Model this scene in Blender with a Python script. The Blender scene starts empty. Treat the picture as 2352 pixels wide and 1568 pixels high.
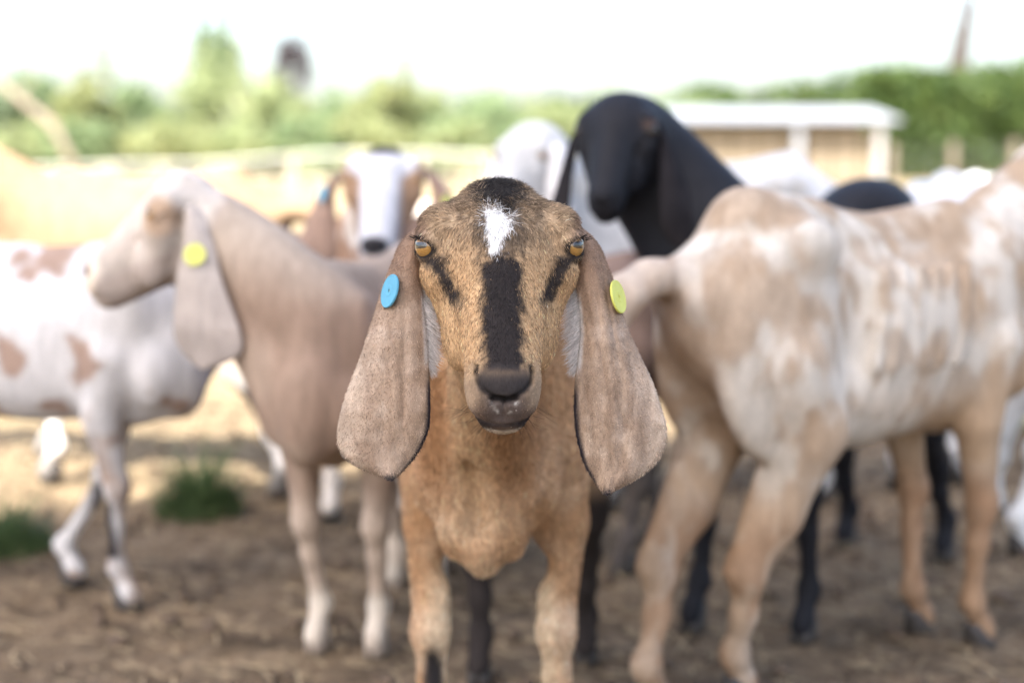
import bpy, math, random
import numpy as np
from mathutils import Vector, Matrix

# ------------------------------------------------------------------ camera, sky, sun, exposure
scene = bpy.context.scene
COL = scene.collection
FPX = 1422.2                       # focal length in pixels of the 1024 wide picture
CAM_H = 0.74
PITCH = math.atan((341 - 160) / FPX)
FOCUS = 1.165

cam_d = bpy.data.cameras.new('camera')
cam = bpy.data.objects.new('camera', cam_d); COL.objects.link(cam)
cam.location = (0, 0, CAM_H)
cam.rotation_euler = (math.pi / 2 - PITCH, 0, 0)
cam_d.sensor_width = 36.0; cam_d.lens = 50.0
cam_d.clip_start = 0.05; cam_d.clip_end = 3000
cam_d.dof.use_dof = True; cam_d.dof.focus_distance = FOCUS; cam_d.dof.aperture_fstop = 2.6
scene.camera = cam

SUN_AZ = math.radians(25); SUN_EL = math.radians(57)   # light travels towards +y, to the right
world = bpy.data.worlds.new('World'); scene.world = world; world.use_nodes = True
nt = world.node_tree; nt.nodes.clear()
sky = nt.nodes.new('ShaderNodeTexSky'); sky.sky_type = 'NISHITA'; sky.sun_disc = False
sky.sun_elevation = SUN_EL; sky.sun_rotation = math.pi + SUN_AZ
sky.air_density = 1.0; sky.dust_density = 4.0; sky.ozone_density = 0.6
bg = nt.nodes.new('ShaderNodeBackground'); bg.inputs[1].default_value = 0.15
wo = nt.nodes.new('ShaderNodeOutputWorld')
nt.links.new(sky.outputs[0], bg.inputs[0]); nt.links.new(bg.outputs[0], wo.inputs[0])

sun_d = bpy.data.lights.new('sun', 'SUN'); sun = bpy.data.objects.new('sun', sun_d); COL.objects.link(sun)
sun_d.energy = 4.5; sun_d.angle = math.radians(0.6); sun_d.color = (1.0, 0.95, 0.86)
SUN_DIR = Vector((math.sin(SUN_AZ) * math.cos(SUN_EL), math.cos(SUN_AZ) * math.cos(SUN_EL), -math.sin(SUN_EL)))
sun.rotation_euler = SUN_DIR.to_track_quat('-Z', 'Y').to_euler()
sun.location = (-4, -8, 14)

vs = scene.view_settings
vs.view_transform = 'Standard'; vs.look = 'None'; vs.gamma = 1.0; vs.use_curve_mapping = False
vs.exposure = 2.08
scene.render.engine = 'CYCLES'
scene.cycles.use_denoising = True
scene.cycles.max_bounces = 5
scene.cycles.use_adaptive_sampling = True; scene.cycles.adaptive_threshold = 0.02
scene.cycles.transparent_max_bounces = 8

rng = np.random.default_rng(7)
random.seed(7)

# ------------------------------------------------------------------ helpers
S2 = 1024.0 / 2352.0
_F = np.array([0, math.cos(PITCH), -math.sin(PITCH)])
_U = np.array([0, math.sin(PITCH), math.cos(PITCH)])
_R = np.array([1.0, 0, 0])
C0 = np.array([0, 0, CAM_H])
def ray(x, y):
    return _F + (x * S2 - 512) / FPX * _R - (y * S2 - 341) / FPX * _U
def P(x, y, Y):                     # the point at distance Y seen at that place of the photograph
    d = ray(x, y); return C0 + d * (Y / d[1])
def G(x, y):                        # the same on flat ground
    d = ray(x, y); return C0 + d * (CAM_H / -d[2])

def lin(r, g, b):
    f = lambda c: (c / 255 / 12.92) if c / 255 <= 0.04045 else ((c / 255 + 0.055) / 1.055) ** 2.4
    return np.array([f(r), f(g), f(b)])

def sstep(a, b, x):
    t = np.clip((x - a) / (b - a), 0, 1); return t * t * (3 - 2 * t)

def _hash(i, j, k, seed):
    n = (i * 374761393 + j * 668265263 + k * 2147483647 + seed * 1274126177) & 0xFFFFFFFF
    n = ((n ^ (n >> 13)) * 1274126177) & 0xFFFFFFFF
    n = n ^ (n >> 16)
    return (n & 0xFFFFFF) / float(0xFFFFFF)
def vnoise(p, seed=0):
    p = np.asarray(p, dtype=np.float64); i = np.floor(p).astype(np.int64); f = p - i
    f = f * f * (3 - 2 * f); r = 0
    for a in (0, 1):
        for b in (0, 1):
            for c in (0, 1):
                w = (f[:, 0] if a else 1 - f[:, 0]) * (f[:, 1] if b else 1 - f[:, 1]) * (f[:, 2] if c else 1 - f[:, 2])
                r = r + w * _hash(i[:, 0] + a, i[:, 1] + b, i[:, 2] + c, seed)
    return r
def fbm(p, seed=0, oct=3):
    r = 0; a = 1; t = 0
    for o in range(oct):
        r = r + a * vnoise(p * (2 ** o), seed + o * 17); t += a; a *= 0.5
    return r / t

def mesh_obj(name, verts, faces, mat=None, parent=None, smooth=True, colors=None, attr='coat'):
    me = bpy.data.meshes.new(name)
    verts = np.asarray(verts, dtype=np.float64)
    if isinstance(faces, np.ndarray):
        n, k = faces.shape
        me.vertices.add(len(verts)); me.vertices.foreach_set('co', verts.ravel().astype(np.float32))
        me.loops.add(n * k); me.loops.foreach_set('vertex_index', faces.ravel().astype(np.int32))
        me.polygons.add(n); me.polygons.foreach_set('loop_start', np.arange(0, n * k, k, dtype=np.int32))
        me.update(calc_edges=True)
    else:
        me.from_pydata([tuple(v) for v in verts], [], [tuple(f) for f in faces])
    if smooth: me.polygons.foreach_set('use_smooth', [True] * len(me.polygons))
    if colors is not None:
        ca = me.color_attributes.new(attr, 'FLOAT_COLOR', 'POINT')
        c4 = np.ones((len(verts), 4), dtype=np.float32); c4[:, :3] = colors
        ca.data.foreach_set('color', c4.ravel())
    me.validate()
    o = bpy.data.objects.new(name, me); COL.objects.link(o)
    if mat: me.materials.append(mat)
    if parent: o.parent = parent
    return o

def empty(name, loc=(0, 0, 0), rz=0.0):
    o = bpy.data.objects.new(name, None); COL.objects.link(o)
    o.location = loc; o.rotation_euler = (0, 0, rz); o.empty_display_size = 0.1
    return o
def tag(o, label, cat, group=None):
    o['label'] = label; o['category'] = cat
    if group: o['group'] = group
    return o

def box_geo(c, s, rot=0.0):
    v = []; ca, sa = math.cos(rot), math.sin(rot)
    for x in (-.5, .5):
        for y in (-.5, .5):
            for z in (-.5, .5):
                X, Y, Z = x * s[0], y * s[1], z * s[2]
                v.append((c[0] + X * ca - Y * sa, c[1] + X * sa + Y * ca, c[2] + Z))
    f = [(0, 1, 3, 2), (4, 6, 7, 5), (0, 4, 5, 1), (2, 3, 7, 6), (0, 2, 6, 4), (1, 5, 7, 3)]
    return v, f
class MB:
    def __init__(s): s.v = []; s.f = []
    def add(s, v, f):
        n = len(s.v); s.v += [tuple(a) for a in v]; s.f += [tuple(i + n for i in q) for q in f]
    def box(s, c, sz, rot=0.0): s.add(*box_geo(c, sz, rot))
    def tube(s, pts, rad, n=8):
        pts = [Vector(p) for p in pts]; v = []; f = []
        for i, p in enumerate(pts):
            d = (pts[min(i + 1, len(pts) - 1)] - pts[max(i - 1, 0)]).normalized()
            a = d.cross(Vector((0.31, 0.95, 0.1)));  a.normalize(); b = d.cross(a)
            r = rad[i] if isinstance(rad, (list, tuple)) else rad
            for k in range(n):
                t = 2 * math.pi * k / n; v.append(p + a * (math.cos(t) * r) + b * (math.sin(t) * r))
        for i in range(len(pts) - 1):
            for k in range(n):
                f.append((i * n + k, i * n + (k + 1) % n, (i + 1) * n + (k + 1) % n, (i + 1) * n + k))
        f.append(tuple(range(n))[::-1]); f.append(tuple((len(pts) - 1) * n + k for k in range(n)))
        s.add(v, f)
    def build(s, name, mat, parent=None, smooth=False): return mesh_obj(name, s.v, s.f, mat, parent, smooth)

# ------------------------------------------------------------------ materials
def mat_new(name):
    m = bpy.data.materials.new(name); m.use_nodes = True
    b = m.node_tree.nodes['Principled BSDF']; return m, m.node_tree, b
def simple(name, col, rough=0.6, noise=0.15, scale=20, bump=0.0, metal=0.0, spec=0.4):
    m, t, b = mat_new(name)
    tc = t.nodes.new('ShaderNodeTexCoord'); n = t.nodes.new('ShaderNodeTexNoise')
    n.inputs['Scale'].default_value = scale; n.inputs['Detail'].default_value = 5
    t.links.new(tc.outputs['Object'], n.inputs['Vector'])
    mx = t.nodes.new('ShaderNodeMix'); mx.data_type = 'RGBA'
    c = np.array(col)
    mx.inputs[6].default_value = (*(c * (1 - noise)), 1); mx.inputs[7].default_value = (*np.minimum(c * (1 + noise), 1), 1)
    t.links.new(n.outputs['Fac'], mx.inputs[0]); t.links.new(mx.outputs[2], b.inputs['Base Color'])
    b.inputs['Roughness'].default_value = rough; b.inputs['Metallic'].default_value = metal
    b.inputs['Specular IOR Level'].default_value = spec
    if bump:
        bp = t.nodes.new('ShaderNodeBump'); bp.inputs['Strength'].default_value = bump; bp.inputs['Distance'].default_value = 0.01
        t.links.new(n.outputs['Fac'], bp.inputs['Height']); t.links.new(bp.outputs[0], b.inputs['Normal'])
    return m
def coat_mat(name, rough=0.85, grain=900.0, amt=0.16, bump=0.12, sheen=0.0):
    m, t, b = mat_new(name)
    at = t.nodes.new('ShaderNodeAttribute'); at.attribute_name = 'coat'
    tc = t.nodes.new('ShaderNodeTexCoord'); n = t.nodes.new('ShaderNodeTexNoise')
    mp = t.nodes.new('ShaderNodeMapping'); mp.inputs['Scale'].default_value = (1, 1, 0.3)
    n.inputs['Scale'].default_value = grain; n.inputs['Detail'].default_value = 3
    t.links.new(tc.outputs['Object'], mp.inputs[0]); t.links.new(mp.outputs[0], n.inputs['Vector'])
    mr = t.nodes.new('ShaderNodeMapRange'); mr.inputs[1].default_value = 0.3; mr.inputs[2].default_value = 0.7
    mr.inputs[3].default_value = 1 - amt; mr.inputs[4].default_value = 1 + amt
    t.links.new(n.outputs['Fac'], mr.inputs[0])
    n2 = t.nodes.new('ShaderNodeTexNoise'); n2.inputs['Scale'].default_value = 55; n2.inputs['Detail'].default_value = 5; n2.inputs['Roughness'].default_value = .65
    t.links.new(mp.outputs[0], n2.inputs['Vector'])
    mr2 = t.nodes.new('ShaderNodeMapRange'); mr2.inputs[1].default_value = 0.3; mr2.inputs[2].default_value = 0.7; mr2.inputs[3].default_value = .80; mr2.inputs[4].default_value = 1.16
    t.links.new(n2.outputs['Fac'], mr2.inputs[0])
    mm = t.nodes.new('ShaderNodeMath'); mm.operation = 'MULTIPLY'; t.links.new(mr.outputs[0], mm.inputs[0]); t.links.new(mr2.outputs[0], mm.inputs[1])
    mx = t.nodes.new('ShaderNodeVectorMath'); mx.operation = 'SCALE'
    t.links.new(at.outputs['Color'], mx.inputs[0]); t.links.new(mm.outputs[0], mx.inputs['Scale'])
    t.links.new(mx.outputs[0], b.inputs['Base Color'])
    b.inputs['Roughness'].default_value = rough; b.inputs['Specular IOR Level'].default_value = 0.12
    b.inputs['Sheen Weight'].default_value = sheen; b.inputs['Sheen Roughness'].default_value = 0.5
    bp = t.nodes.new('ShaderNodeBump'); bp.inputs['Strength'].default_value = bump; bp.inputs['Distance'].default_value = 0.003
    t.links.new(n.outputs['Fac'], bp.inputs['Height']); t.links.new(bp.outputs[0], b.inputs['Normal'])
    return m
COAT = coat_mat('short_coat')
EARM = coat_mat('ear_coat', grain=1400)
COAT_BLACK = coat_mat('glossy_black_coat', rough=.6, bump=.3, grain=500)
COAT_BLACK.node_tree.nodes['Principled BSDF'].inputs['Specular IOR Level'].default_value = .16

def hair_mat(name):
    m = bpy.data.materials.new(name); m.use_nodes = True; t = m.node_tree; t.nodes.clear()
    out = t.nodes.new('ShaderNodeOutputMaterial')
    at = t.nodes.new('ShaderNodeAttribute'); at.attribute_name = 'coat'
    b = t.nodes.new('ShaderNodeBsdfPrincipled')
    b.inputs['Roughness'].default_value = 0.55; b.inputs['Specular IOR Level'].default_value = 0.25
    t.links.new(at.outputs['Color'], b.inputs['Base Color'])
    tr = t.nodes.new('ShaderNodeBsdfTranslucent'); t.links.new(at.outputs['Color'], tr.inputs[0])
    mx = t.nodes.new('ShaderNodeMixShader'); mx.inputs[0].default_value = 0.3
    t.links.new(b.outputs[0], mx.inputs[1]); t.links.new(tr.outputs[0], mx.inputs[2]); t.links.new(mx.outputs[0], out.inputs[0])
    return m
HAIR = hair_mat('coat_hair')

def eye_mat():
    m, t, b = mat_new('goat_eye')
    tc = t.nodes.new('ShaderNodeTexCoord'); sp = t.nodes.new('ShaderNodeSeparateXYZ')
    t.links.new(tc.outputs['Object'], sp.inputs[0])
    def math_(op, a, bb=None, c=None):
        n = t.nodes.new('ShaderNodeMath'); n.operation = op
        for i, v in enumerate((a, bb, c)):
            if v is None: continue
            if isinstance(v, (int, float)): n.inputs[i].default_value = v
            else: t.links.new(v, n.inputs[i])
        return n.outputs[0]
    x, y = sp.outputs[0], sp.outputs[1]           # local: x along the slit, y up, z out of the eye (unit sphere)
    ns = t.nodes.new('ShaderNodeTexNoise'); ns.inputs['Scale'].default_value = 9
    t.links.new(tc.outputs['Object'], ns.inputs['Vector'])
    r2 = math_('SQRT', math_('ADD', math_('MULTIPLY', x, x), math_('MULTIPLY', y, y)))
    e = math_('ADD', math_('POWER', math_('ABSOLUTE', math_('DIVIDE', x, 0.62)), 4.0), math_('POWER', math_('ABSOLUTE', math_('DIVIDE', math_('SUBTRACT', y, 0.08), 0.24)), 4.0))
    pup = t.nodes.new('ShaderNodeMapRange'); pup.inputs[1].default_value = 0.7; pup.inputs[2].default_value = 1.3
    t.links.new(e, pup.inputs[0])
    ir = t.nodes.new('ShaderNodeMix'); ir.data_type = 'RGBA'
    ir.inputs[6].default_value = (0.20, 0.095, 0.022, 1); ir.inputs[7].default_value = (0.42, 0.23, 0.06, 1)
    t.links.new(ns.outputs['Fac'], ir.inputs[0])
    m1 = t.nodes.new('ShaderNodeMix'); m1.data_type = 'RGBA'; m1.inputs[6].default_value = (0.012, 0.009, 0.008, 1)
    t.links.new(pup.outputs[0], m1.inputs[0]); t.links.new(ir.outputs[2], m1.inputs[7])
    rim = t.nodes.new('ShaderNodeMapRange'); rim.inputs[1].default_value = 0.80; rim.inputs[2].default_value = 0.9
    t.links.new(r2, rim.inputs[0])
    m2 = t.nodes.new('ShaderNodeMix'); m2.data_type = 'RGBA'; m2.inputs[7].default_value = (0.02, 0.015, 0.014, 1)
    t.links.new(rim.outputs[0], m2.inputs[0]); t.links.new(m1.outputs[2], m2.inputs[6])
    t.links.new(m2.outputs[2], b.inputs['Base Color'])
    b.inputs['Roughness'].default_value = 0.12; b.inputs['Coat Weight'].default_value = 1.0; b.inputs['Coat Roughness'].default_value = 0.02
    return m
EYE = eye_mat()
HOOF = simple('hoof_horn', (0.045, 0.038, 0.034), 0.6, 0.3, 60)
TAG_BLUE = simple('tag_blue_plastic', lin(82, 148, 174), 0.55, 0.22, 60)
TAG_YELLOW = simple('tag_yellow_plastic', lin(198, 198, 96), 0.55, 0.2, 60)
TAG_DARK = simple('tag_print', (0.25, 0.26, 0.08), 0.6, 0.05, 200)
LASH = simple('lash', (0.012, 0.011, 0.011), 0.6, 0.1, 50)

# ------------------------------------------------------------------ distance fields -> one continuous mesh
class Field:
    def __init__(s, ax, ay, az):
        s.a = [np.asarray(q, dtype=np.float32) for q in (ax, ay, az)]
        s.f = np.full((len(ax), len(ay), len(az)), 9.0, dtype=np.float32)
    def _slice(s, lo, hi):
        sl = []
        for q, l, h in zip(s.a, lo, hi):
            i0 = max(int(np.searchsorted(q, l)) - 1, 0); i1 = min(int(np.searchsorted(q, h)) + 1, len(q))
            if i1 - i0 < 2: return None
            sl.append(slice(i0, i1))
        return tuple(sl)
    def _apply(s, lo, hi, fn, k, sub=False):
        sl = s._slice(np.asarray(lo) - k - 0.012, np.asarray(hi) + k + 0.012)
        if sl is None: return
        X, Y, Z = (s.a[0][sl[0]][:, None, None], s.a[1][sl[1]][None, :, None], s.a[2][sl[2]][None, None, :])
        d = fn(X, Y, Z).astype(np.float32); f = s.f[sl]
        if sub: a, b = -f, d
        else: a, b = f, d
        if k > 1e-6:
            h = np.maximum(k - np.abs(a - b), 0) / k; r = np.minimum(a, b) - h * h * k * 0.25
        else: r = np.minimum(a, b)
        s.f[sl] = -r if sub else r
    def ell(s, c, r, k=0.02, M=None, sub=False):
        c = np.asarray(c, float); r = np.asarray(r, float); R = max(r)
        def fn(X, Y, Z):
            x, y, z = X - c[0], Y - c[1], Z - c[2]
            if M is not None:
                x, y, z = (M[0, 0] * x + M[1, 0] * y + M[2, 0] * z, M[0, 1] * x + M[1, 1] * y + M[2, 1] * z, M[0, 2] * x + M[1, 2] * y + M[2, 2] * z)
            k0 = np.sqrt((x / r[0]) ** 2 + (y / r[1]) ** 2 + (z / r[2]) ** 2)
            k1 = np.sqrt((x / r[0] ** 2) ** 2 + (y / r[1] ** 2) ** 2 + (z / r[2] ** 2) ** 2)
            return k0 * (k0 - 1) / np.maximum(k1, 1e-6)
        s._apply(c - R, c + R, fn, k, sub)
    def cone(s, a, b, ra, rb, k=0.02, axis=None, q=1.0, sub=False):
        a = np.asarray(a, float); b = np.asarray(b, float); ab = b - a; L = max(float(ab @ ab), 1e-9); R = max(ra, rb) * max(1, 1 / q)
        def fn(X, Y, Z):
            x, y, z = X - a[0], Y - a[1], Z - a[2]
            t = np.clip((x * ab[0] + y * ab[1] + z * ab[2]) / L, 0, 1)
            x, y, z = x - t * ab[0], y - t * ab[1], z - t * ab[2]
            if axis is not None:
                m = (x * axis[0] + y * axis[1] + z * axis[2]) * (q - 1)
                x, y, z = x + m * axis[0], y + m * axis[1], z + m * axis[2]
            return np.sqrt(x * x + y * y + z * z) - (ra + (rb - ra) * t)
        s._apply(np.minimum(a, b) - R, np.maximum(a, b) + R, fn, k, sub)
    def chain(s, pts, rad, k=0.02, **kw):
        for i in range(len(pts) - 1): s.cone(pts[i], pts[i + 1], rad[i], rad[i + 1], k, **kw)
    def surface(s):
        f = s.f; ins = f < 0; nx, ny, nz = f.shape
        cnt = np.zeros((nx - 1, ny - 1, nz - 1), np.int8)
        for a in (0, 1):
            for b in (0, 1):
                for c in (0, 1):
                    cnt += ins[a:nx - 1 + a, b:ny - 1 + b, c:nz - 1 + c]
        act = (cnt > 0) & (cnt < 8)
        I, J, K = np.nonzero(act); n = len(I)
        idx = np.full(act.shape, -1, np.int64); idx[I, J, K] = np.arange(n)
        corner = {}
        for a in (0, 1):
            for b in (0, 1):
                for c in (0, 1): corner[a, b, c] = f[I + a, J + b, K + c]
        acc = np.zeros((n, 3)); num = np.zeros(n)
        for ax in range(3):
            for u in (0, 1):
                for v in (0, 1):
                    p0 = [u, v]; p0.insert(ax, 0); p1 = [u, v]; p1.insert(ax, 1)
                    d0 = corner[tuple(p0)]; d1 = corner[tuple(p1)]; m = (d0 < 0) != (d1 < 0)
                    t = np.where(m, d0 / np.where(m, d0 - d1, 1), 0)
                    pos = np.tile(np.array(p0, float), (n, 1)); pos[:, ax] = t
                    acc[m] += pos[m]; num[m] += 1
        loc = acc / num[:, None]
        V = np.empty((n, 3))
        for ax, ii in enumerate((I, J, K)):
            q = s.a[ax].astype(float); V[:, ax] = q[ii] + loc[:, ax] * (q[ii + 1] - q[ii])
        Q = []
        for ax in range(3):
            o = [q for q in range(3) if q != ax]
            sl0 = [slice(None)] * 3; sl1 = [slice(None)] * 3; sl0[ax] = slice(0, -1); sl1[ax] = slice(1, None)
            a0 = ins[tuple(sl0)]; a1 = ins[tuple(sl1)]; m = a0 != a1
            w = np.argwhere(m); ok = (w[:, o[0]] > 0) & (w[:, o[1]] > 0) & (w[:, o[0]] < f.shape[o[0]] - 1) & (w[:, o[1]] < f.shape[o[1]] - 1)
            w = w[ok]; flip = a0[w[:, 0], w[:, 1], w[:, 2]]
            e = []
            for du, dv in ((-1, -1), (0, -1), (0, 0), (-1, 0)):
                c = w.copy(); c[:, o[0]] += du; c[:, o[1]] += dv; e.append(idx[c[:, 0], c[:, 1], c[:, 2]])
            q = np.stack(e, 1)
            if ax == 1: flip = ~flip
            q[~flip] = q[~flip][:, ::-1]
            Q.append(q)
        return V, np.concatenate(Q)

def vnormals(V, Q):
    n = np.cross(V[Q[:, 2]] - V[Q[:, 0]], V[Q[:, 3]] - V[Q[:, 1]]); N = np.zeros_like(V)
    for i in range(4): np.add.at(N, Q[:, i], n)
    return N / np.maximum(np.linalg.norm(N, axis=1), 1e-12)[:, None]
def relax(V, Q, it=1, lam=0.5):
    for _ in range(it):
        A = np.zeros_like(V); c = np.zeros(len(V))
        for i in range(4):
            a, b = Q[:, i], Q[:, (i + 1) % 4]
            np.add.at(A, a, V[b]); np.add.at(c, a, 1); np.add.at(A, b, V[a]); np.add.at(c, b, 1)
        V = V + lam * (A / np.maximum(c, 1)[:, None] - V)
    return V

def refine_axis(lo, hi, coarse, flo=None, fhi=None, fine=None):
    if fine is None: return np.arange(lo, hi + coarse, coarse)
    out = [lo]; x = lo
    while x < hi:
        d = 0.0 if flo <= x <= fhi else min(abs(x - flo), abs(x - fhi))
        st = min(coarse, fine + d * 0.25); x += st; out.append(x)
    return np.array(out)

U0 = S2 * 1.2 / FPX        # one head unit in metres

def head_frame(yaw, pitch, roll):
    base = np.array([[0, 0, 1], [1, 0, 0], [0, 1, 0]], float)      # columns: lateral (goat's left), up, out of the face
    def rz(a): return np.array([[math.cos(a), -math.sin(a), 0], [math.sin(a), math.cos(a), 0], [0, 0, 1]])
    def ry(a): return np.array([[math.cos(a), 0, math.sin(a)], [0, 1, 0], [-math.sin(a), 0, math.cos(a)]])
    def rx(a): return np.array([[1, 0, 0], [0, math.cos(a), -math.sin(a)], [0, math.sin(a), math.cos(a)]])
    return rz(yaw) @ ry(-pitch) @ rx(roll) @ base

EYE_C = np.array([163.0, 36.0, -7.0]); EYE_R = 32.0

def eye_axes(sx):
    o = np.array([sx * 0.76, -0.02, 0.65]); o /= np.linalg.norm(o); f = np.cross([0, 1, 0], o); f /= np.linalg.norm(f)
    y = np.cross(o, f); a = math.radians(17) * sx; f2 = f * math.cos(a) + y * math.sin(a)     # outer corner higher than the inner one
    return np.stack([f2, np.cross(o, f2), o], 1)
def eye_open(X, Y, W):
    r = np.full(len(X), 9.0)
    for sx in (-1, 1):
        Me = eye_axes(sx); q = (np.stack([X, Y, W], 1) - EYE_C * (sx, 1, 1)) @ Me
        r = np.minimum(r, np.where(q[:, 2] > 5, np.sqrt((q[:, 0] / 29) ** 2 + ((q[:, 1] + 2) / 20) ** 2), 9.0))
    return r

def head_field(F, hp, hR, u, fine, dome=False):
    """the head in head units: X to the goat's left, Y up, W out of the face"""
    T = lambda p: hp + hR @ (np.asarray(p, float) * u)
    lat = hR[:, 0]
    E = lambda c, r, k=14, sub=False: F.ell(T(c), np.asarray(r, float) * u, k * u, hR, sub)
    Cn = lambda a, b, ra, rb, k=14, q=1.0, sub=False: F.cone(T(a), T(b), ra * u, rb * u, k * u, lat, q, sub)
    E((0, 78, -95), (128, 98, 120), 30)                   # braincase
    E((0, 148, -85), (78, 44, 60), 26)                    # poll
    for sx in (-1, 1): E((sx * 90, 104, -62), (52, 42, 58), 24)
    if dome: E((0, 105, -35), (104, 98, 95), 40)
    E((0, 60, -10), (112, 88, 72), 40)                    # forehead
    Cn((0, 5, -15), (0, -255, 150), 112, 75, 34, 0.94)    # face
    Cn((0, 30, 45), (0, -225, 178), 42, 44, 40, 0.8)      # roman nose
    Cn((0, -75, -110), (0, -310, 105), 100, 62, 36, 0.9)  # jaw
    for sx in (-1, 1):
        E((sx * 132, 74, -34), (58, 58, 58), 22)          # brow over the eye
        E((sx * 118, -22, -32), (66, 72, 70), 30)         # cheek bone
        E((sx * 96, -150, -30), (40, 100, 62), 40)        # cheek
        E((sx * 122, -70, -50), (28, 60, 45), 30)
    E((0, -285, 150), (74, 66, 78), 36)                   # muzzle
    E((0, -262, 176), (61, 52, 66), 24)                   # nose
    for sx in (-1, 1): E((sx * 33, -314, 160), (38, 39, 53), 22)   # lip pads
    E((0, -352, 134), (52, 36, 52), 16)                   # chin
    if fine:
        def surf(x, y, inset=0.0):                        # the skin in front of a point of the face
            ws = np.arange(300, -60, -2.0); pts = hp + (np.stack([np.full_like(ws, x), np.full_like(ws, y), ws], 1) * u) @ hR.T
            ii = [np.clip(np.searchsorted(F.a[i], pts[:, i]), 0, len(F.a[i]) - 1) for i in range(3)]
            v = F.f[ii[0], ii[1], ii[2]]; k = np.argmax(v < 0)
            return np.array([x, y, ws[k] - inset])
        for sx in (-1, 1):
            e = EYE_C * (sx, 1, 1); Me = eye_axes(sx); o = Me[:, 2]
            E(e, (EYE_R + 6,) * 3, 12)                     # lids
            F.ell(T(e + o * 26 - np.array([0, 3, 0])), np.array([29, 19, 30.]) * u, 3 * u, hR @ Me, True)     # opening between them
            # tear groove
            F.cone(T(surf(sx * 138, -14, -4)), T(surf(sx * 100, -92, -6)), 9 * u, 11 * u, 16 * u, None, 1, True)
            # nostrils
            F.chain([T(surf(sx * 57, -236, 3)), T(surf(sx * 60, -252, 3)), T(surf(sx * 54, -272, 4)), T(surf(sx * 38, -292, 5)), T(surf(sx * 20, -302, 4))],
                    [3 * u, 6 * u, 6.5 * u, 6 * u, 7 * u], 7 * u, sub=True)
        F.chain([T(surf(x, -308, 1)) for x in (-24, -12, 0, 12, 24)], [5 * u, 8 * u, 9 * u, 8 * u, 5 * u], 6 * u, sub=True)
        F.chain([T(surf(0, y, -1)) for y in (-312, -325, -340, -356)], [3.5 * u] * 4, 6 * u, sub=True)
        mp = [(-76, -334), (-58, -350), (-30, -362), (0, -366), (30, -362), (58, -350), (76, -334)]
        F.chain([T(surf(x, y, 0)) for x, y in mp], [4 * u] * 7, 6 * u, sub=True)
    return T

def leg_pts(front, side, S):
    if front:
        return np.array([(.195, .070, .46), (.165, .076, .355), (.188, .074, .225), (.184, .074, .165), (.180, .074, .075), (.203, .075, .034)]) * (1, side, 1) * S
    return np.array([(-.205, .066, .46), (-.175, .082, .375), (-.222, .082, .262), (-.266, .082, .182), (-.268, .08, .130), (-.280, .08, .070), (-.265, .081, .034)]) * (1, side, 1) * S

def hoof_mesh(name, p, S, parent, mat, yaw=0.0):
    """cloven hoof: two claws, pointed at the toe"""
    V = []; Fc = []
    for sy in (-1, 1):
        n0 = len(V); rings = []
        for z, sc, fx in ((0.0, 1.0, 0.0), (0.018, .92, -.004), (0.034, .72, -.014), (0.046, .5, -.02)):
            for (x, y) in ((.031, .003), (.026, .013), (.010, .020), (-.014, .019), (-.022, .010), (-.020, .002), (.008, .0015)):
                V.append(((x * sc + fx) * S, sy * (y * sc + .0008) * S, z * S))
        m = 7
        for r in range(3):
            for k in range(m):
                q = (n0 + r * m + k, n0 + r * m + (k + 1) % m, n0 + (r + 1) * m + (k + 1) % m, n0 + (r + 1) * m + k)
                Fc.append(q if sy > 0 else q[::-1])
        Fc.append(tuple(n0 + k for k in range(m))[::sy * -1]); Fc.append(tuple(n0 + 3 * m + k for k in range(m))[::sy])
    o = mesh_obj(name, V, Fc, mat, parent, True)
    o.location = p; o.rotation_euler = (0, 0, yaw)
    return o

# ---------------- ears: rows of (y, inner x, outer x) in head units, y down from the eye line
EAR_A = [(-92, 168, 188), (-68, 172, 220), (-40, 176, 238), (0, 182, 252), (40, 182, 268), (100, 176, 286), (160, 170, 303), (220, 166, 323), (280, 162, 346),
         (340, 161, 366), (380, 164, 374), (410, 176, 374), (440, 193, 364), (462, 213, 333), (480, 230, 293), (490, 243, 263)]
EAR_B = [(-97, 168, 186), (-70, 172, 222), (-40, 176, 245), (0, 176, 258), (40, 178, 272), (100, 186, 285), (160, 188, 301), (220, 180, 328), (280, 171, 355),
         (340, 168, 373), (380, 170, 384), (410, 175, 384), (440, 183, 374), (470, 193, 354), (495, 211, 320), (515, 221, 280), (528, 232, 250)]

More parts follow.
